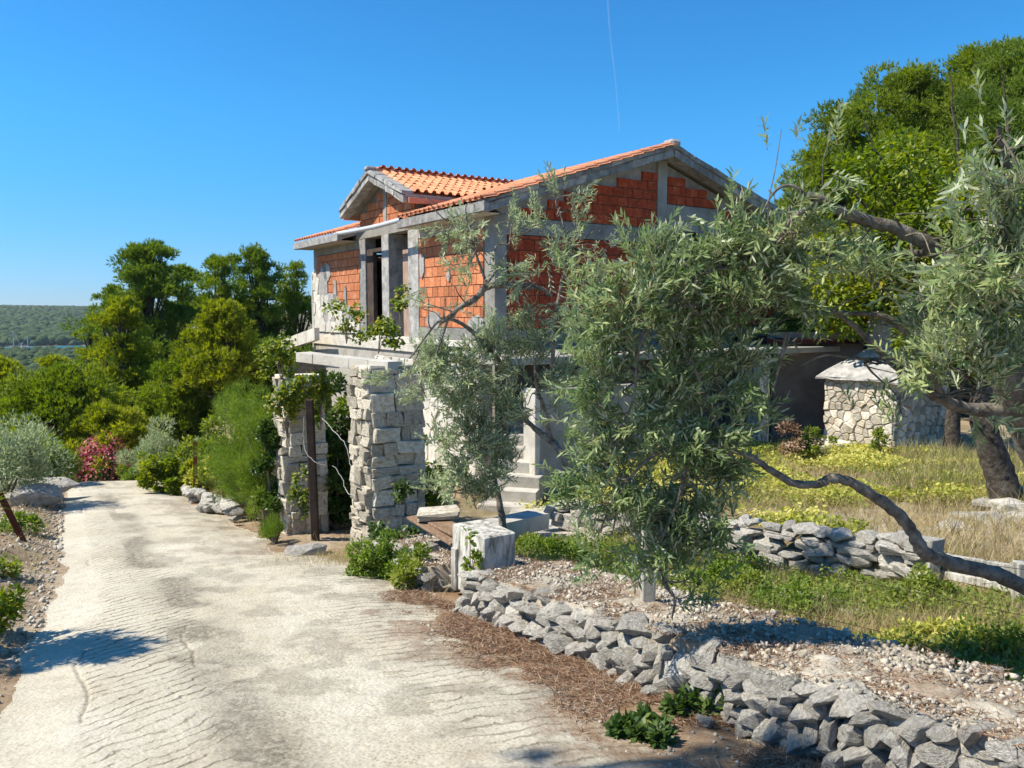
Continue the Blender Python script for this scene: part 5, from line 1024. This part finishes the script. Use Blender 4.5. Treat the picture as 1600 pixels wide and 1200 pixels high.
for (px, d, r, lab, mt) in ((1110, 6.9, (.5,.4,.28), 'green leafy weeds just behind the rubble wall, left patch', 'hedge'), (1240, 6.0, (.5,.35,.3), 'bright green weed patch behind the middle of the rubble wall', 'hedge'), (1170, 6.5, (.3,.3,.25), 'small bright weed tuft between the two green patches', 'vine'), (1480, 4.9, (.5,.3,.25), 'yellow-green leafy weeds in front of the white fence', 'cover'), (1590, 4.7, (.45,.3,.35), 'leafy weeds at the right border behind the wall', 'vine'), (1440, 6.3, (.3,.25,.35), 'broad-leaved weed around the first white fence post', 'vine'), (880, 8.3, (.6,.4,.35), 'low green bush in the yard right of the whitewashed block', 'hedge'),(830, 8.6, (.4,.3,.3), 'low weeds at the foot of the slender olive trunk', 'vine')):
    c = P(px, 900, d); bush('weed_patch', (c[0], c[1]), r, mt, lab, cat='weeds', n=4200, leaf=(.035,.02), lumps=20)
# ================================================================== GROUND COVER
def field(px0, px1, py0, py1, n, off=0):
    px = R.uniform(px0, px1, n); py = R.uniform(py0, py1, n); return px, py
def region(n, a0, a1, b0, b1, thr, seed, sc_=1.0, fn=None):
    a_ = R.uniform(a0, a1, n); b_ = R.uniform(b0, b1, n); xy = a_[:, None]*D1+b_[:, None]*D2; k = fbm(xy[:, 0]*sc_, xy[:, 1]*sc_, 4, seed) > thr
    k &= (xy[:, 1] > 2.5) & (np.abs(xy[:, 0]/xy[:, 1]) < .75)
    if fn is not None: k &= fn(xy, a_, b_)
    return xy[k]
def coverleaves(name, xy, hmax, leaf, mt, label, seed):
    n = len(xy); h = R.random(n)**.8*hmax*(.35+1.1*fbm(xy[:, 0]*1.7, xy[:, 1]*1.7, 3, seed)); base = np.column_stack([xy, G(xy[:, 0], xy[:, 1], False)+h])
    rn = np.clip(fbm(xy[:, 0]*.9, xy[:, 1]*.9, 3, seed+1)*.9-.15+R.random(n)*.6, 0, 1)
    m = leaves_mesh(name, base, R.normal(0, 1, (n, 3))+np.array([0, 0, .15]), R.normal(0, .4, (n, 3))+np.array([0, 0, 1]), leaf[0]*R.uniform(.6, 1.3, n), leaf[1]*R.uniform(.7, 1.2, n), rn, six=False)
    obj(name, m, M[mt], kind='stuff', label=label)
def grassf(name, xy, L, W, mt, label, spread=.45):
    n = len(xy); base = np.column_stack([xy, G(xy[:, 0], xy[:, 1], False)-.01]); d = R.normal(0, spread, (n, 3)); d[:, 2] = 1
    obj(name, blades(name, base, d, L*R.uniform(.4, 1.25, n), W*R.uniform(.7, 1.3, n), R.random(n), .15), M[mt], kind='stuff', label=label)
nobed = lambda p, a, b: ~((p[:, 0]/p[:, 1] > .46) & (p[:, 1] < 9.9))
xy = region(100000, 1.5, 11.5, 7.0, 15.5, .48, 101, 1.5, nobed); coverleaves('yellow_ground_cover', xy, .24, (.06,.045), 'cover', 'yellow-green leafy ground cover on the raised garden bed', 103)
xy = region(60000, 1.5, 12, 7.0, 17, .40, 111, .9); grassf('dry_bed_grass', xy, .3, .007, 'drygrass', 'dry straw-coloured grass among the yellow-green ground cover')
xy = region(40000, 1.5, 11.5, 7.0, 15.5, .46, 171, 1.0, nobed); coverleaves('green_bed_weeds', xy, .2, (.05,.03), 'vine', 'greener leafy weeds mixed through the raised garden bed', 173)
xy = region(60000, 0, 10, 10, 16, .45, 113, .8, lambda p, a, b: p[:, 0]/p[:, 1] > .50); grassf('tall_golden_grass', xy[::3], .5, .012, 'grass', 'tall green grass in front of the dark olive trunk'); grassf('tall_dry_grass', xy[1::3], .55, .011, 'drygrass', 'tall golden grass in front of the dark olive trunk')
xy = region(40000, -2.5, 7.5, 4.15, 6.85, .46, 121, 1.2); grassf('yard_grass', xy, .2, .005, 'grass', 'straggly grass in the weedy strip behind the rubble wall')
xy = region(60000, -2.5, 7.5, 4.15, 6.9, .42, 131, 1.0); grassf('yard_dry_grass', xy, .30, .0055, 'drygrass', 'dry grass in the weedy strip behind the rubble wall')
xy = region(80000, -2.5, 8, 4.1, 6.8, .44, 141, 1.3); coverleaves('yard_weeds', xy, .2, (.04,.024), 'vine', 'small leafy weeds covering the strip behind the rubble wall', 143)
xy = region(9000, 3, 9.5, 3.6, 8.8, .45, 151, 1.3, lambda p, a, b: b > np.interp(a, [0, 8], [4.2, 4.4])); grassf('corner_weeds', xy, .16, .005, 'grass', 'thin weeds around the yard slab')
def verge(xy, a, b): return b < road_edges(a)[0]-.15
xy = region(26000, 4, 22, -5, 1.2, .50, 161, .7, verge); grassf('verge_grass', xy, .22, .006, 'drygrass', 'dry grass tufts along the left verge of the lane')
xy = region(9000, 12, 22, -3, 1.2, .47, 163, .6, verge); grassf('verge_tall_grass', xy, .4, .01, 'drygrass', 'taller straw grass at the bend of the lane')
xy = region(9000, 6, 20, 2.4, 4.2, .47, 165, 1.0, lambda p, a, b: b > road_edges(a)[1]+.02); grassf('right_verge_grass', xy, .2, .006, 'drygrass', 'dry grass at the foot of the hedge and gate')
# gateway brown grass
n = 3500; px = R.uniform(500, 560, n); cc = ray_ground(530, 878); xy = np.column_stack([cc[0]+R.normal(0, .35, n), cc[1]+R.normal(0, .3, n)]); grassf('gateway_dry_grass', xy, .13, .005, 'drygrass', 'tuft of brown dry grass on the threshold between the pillars')
# ================================================================== OFF-FRAME TREE that shades the left verge
pine(-215, 600, 4.9, .6, 'pine', 'young pine just outside the left border, shading the verge', name='pine_tree', nclump=13, dens=230, crown0=.45, L=.14, W=.014)
pine(-2650, -3150, 2.5, .85, 'pine', 'tall pine outside the left border whose shadow falls across the bottom of the lane', nclump=18, dens=220, crown0=.76, L=.14, W=.014)
# ================================================================== FAR: forest, boats, contrail
def forest(name, n, thr, r0, r1, size, mt, label, az0=-.72, az1=-.30, zoff=0):
    az = R.uniform(az0, az1, n); r_ = np.sqrt(R.uniform(r0**2, r1**2, n)); x = r_*np.sin(az); y = r_*np.cos(az); z = G(x, y, False)
    bm = bmesh.new(); bmesh.ops.create_icosphere(bm, subdivisions=2, radius=1); bv = np.array([v.co[:] for v in bm.verts]); bf_ = np.array([[v.index for v in f.verts] for f in bm.faces]); bm.free()
    k = len(bv); s = size*np.clip(np.exp(R.normal(-.1, .35, n)), .4, 1.5); V_ = bv[None]*(1+.30*(R.random((n, k, 1))-.5))*s[:, None, None]*np.array([1, 1, .85])+np.column_stack([x, y, z+s*.55+zoff])[:, None]
    Fq = (bf_[None]+np.arange(n)[:, None, None]*k).reshape(-1, 3)
    return obj(name, mesh(name, V_.reshape(-1, 3), Fq, True, {'rnd': np.repeat(R.random(n), k)}), M[mt], kind='stuff', label=label)
M['forest'] = mat('far_pine_forest', [(.3, (.025,.05,.018)), (.5, (.05,.085,.025)), (.7, (.085,.115,.035))], .35, 1, .9, attr='rnd', var=.45, bdist=1.2, coord='Object')
forest('hill_forest', 9000, 0, 850, 1900, 3.9, 'forest', 'dense pine forest covering the hill across the bay', -.62, -.44)
forest('valley_forest', 7000, 0, 120, 684, 2.4, 'forest', 'pine woods filling the valley between the lane and the bay', -.75, -.2)
forest('plot_edge_forest', 600, 0, 38, 90, 2.4, 'forest', 'pine woods beyond the house and garden', -.2, .75)
def boat(px, pyw, hpx, label, lean=0):
    d = 680; p = P(px, pyw, d); s = d/F; root = empty('sailing_boat', (p[0], p[1], -28.4), math.radians(20), label, 'sailing boat', 'boats anchored in the bay')
    Lh = 6.5; hull = []; n = 9
    m_ = MB(); xs = np.linspace(-1, 1, n)
    rings = []
    for x in xs:
        w_ = 1.5*(1-max(0, x)**2.2)*(1 if x > -.9 else .8)+.02; rings.append([(x*Lh, -w_, 1.1+.3*max(0, x)), (x*Lh, -w_*.8, .2), (x*Lh, 0, -.3), (x*Lh, w_*.8, .2), (x*Lh, w_, 1.1+.3*max(0, x))])
    v = [q for r_ in rings for q in r_]; f = [(i*5+j, (i+1)*5+j, (i+1)*5+j+1, i*5+j+1) for i in range(n-1) for j in range(4)]+[(i*5+4, (i+1)*5+4, (i+1)*5, i*5) for i in range(n-1)]
    obj('hull', pmesh('hull', v, f), M['white'], root); MB().box(-2.5, 1.5, -.8, .8, 1.15, 1.75).build('cabin', M['white'], root, bevel=.1)
    T = Tubes(); T.add([(0.3, 0, 1), (.3, 0, hpx*s)], [.30, .22], 6); T.build('mast', M['pipe'], root)
    T = Tubes(); T.add([(.3, 0, hpx*s*.95), (6.2, 0, 1.3)],   .09, 4); T.add([(.3, 0, hpx*s*.95), (-6.2, 0, 1.3)], .05, 4); T.add([(.3, 0, 2.4), (-4.5, 0, 2.4)], .12, 5); T.build('rigging', M['pipe'], root)
boat(21, 541, 27, 'sailing boat with the tallest mast, anchored below the wooded hill'); boat(43, 540, 20, 'smaller sailing boat right of the tall-masted one')
boat(33, 539, 9, 'low white boat between the two masts')
cm, N_, L_, b_ = newmat('contrail_vapour'); tr_ = N_.new('ShaderNodeBsdfTransparent'); mx_ = N_.new('ShaderNodeMixShader'); df_ = N_.new('ShaderNodeBsdfDiffuse'); df_.inputs[0].default_value = (.9,.93,.97,1)
nz_ = N_.new('ShaderNodeTexNoise'); nz_.inputs['Scale'].default_value = .002; mr_ = N_.new('ShaderNodeMapRange'); mr_.inputs['To Min'].default_value = .0; mr_.inputs['To Max'].default_value = .16
tc_ = N_.new('ShaderNodeTexCoord'); L_.new(tc_.outputs['Object'], nz_.inputs[0]); L_.new(nz_.outputs[0], mr_.inputs[0]); L_.new(mr_.outputs[0], mx_.inputs[0]); L_.new(tr_.outputs[0], mx_.inputs[1]); L_.new(df_.outputs[0], mx_.inputs[2]); L_.new(mx_.outputs[0], N_['Material Output'].inputs[0])
T = Tubes(); T.add(catmull([P(948, -30, 26000), P(953, 50, 26000), P(962, 130, 26000), P(968, 205, 26000)], 6), np.linspace(26, 14, 19), 6); o = T.build('contrail', cm, kind='structure'); o['label'] = 'faint white vapour trail high in the blue sky'

# ------------------------------------------------------------------ thin sea haze
hm = bpy.data.materials.new('haze_air'); hm.use_nodes = True; hn = hm.node_tree; hn.nodes.remove(hn.nodes['Principled BSDF'])
pv = hn.nodes.new('ShaderNodeVolumePrincipled'); pv.inputs['Color'].default_value = (.80,.90,1,1); pv.inputs['Density'].default_value = .00009; pv.inputs['Anisotropy'].default_value = .3
hn.links.new(pv.outputs[0], hn.nodes['Material Output'].inputs['Volume'])
MB().box(-9500, 9500, -9500, 9500, -40, 60).build('haze', hm, kind='stuff', label='thin blue haze over the bay')
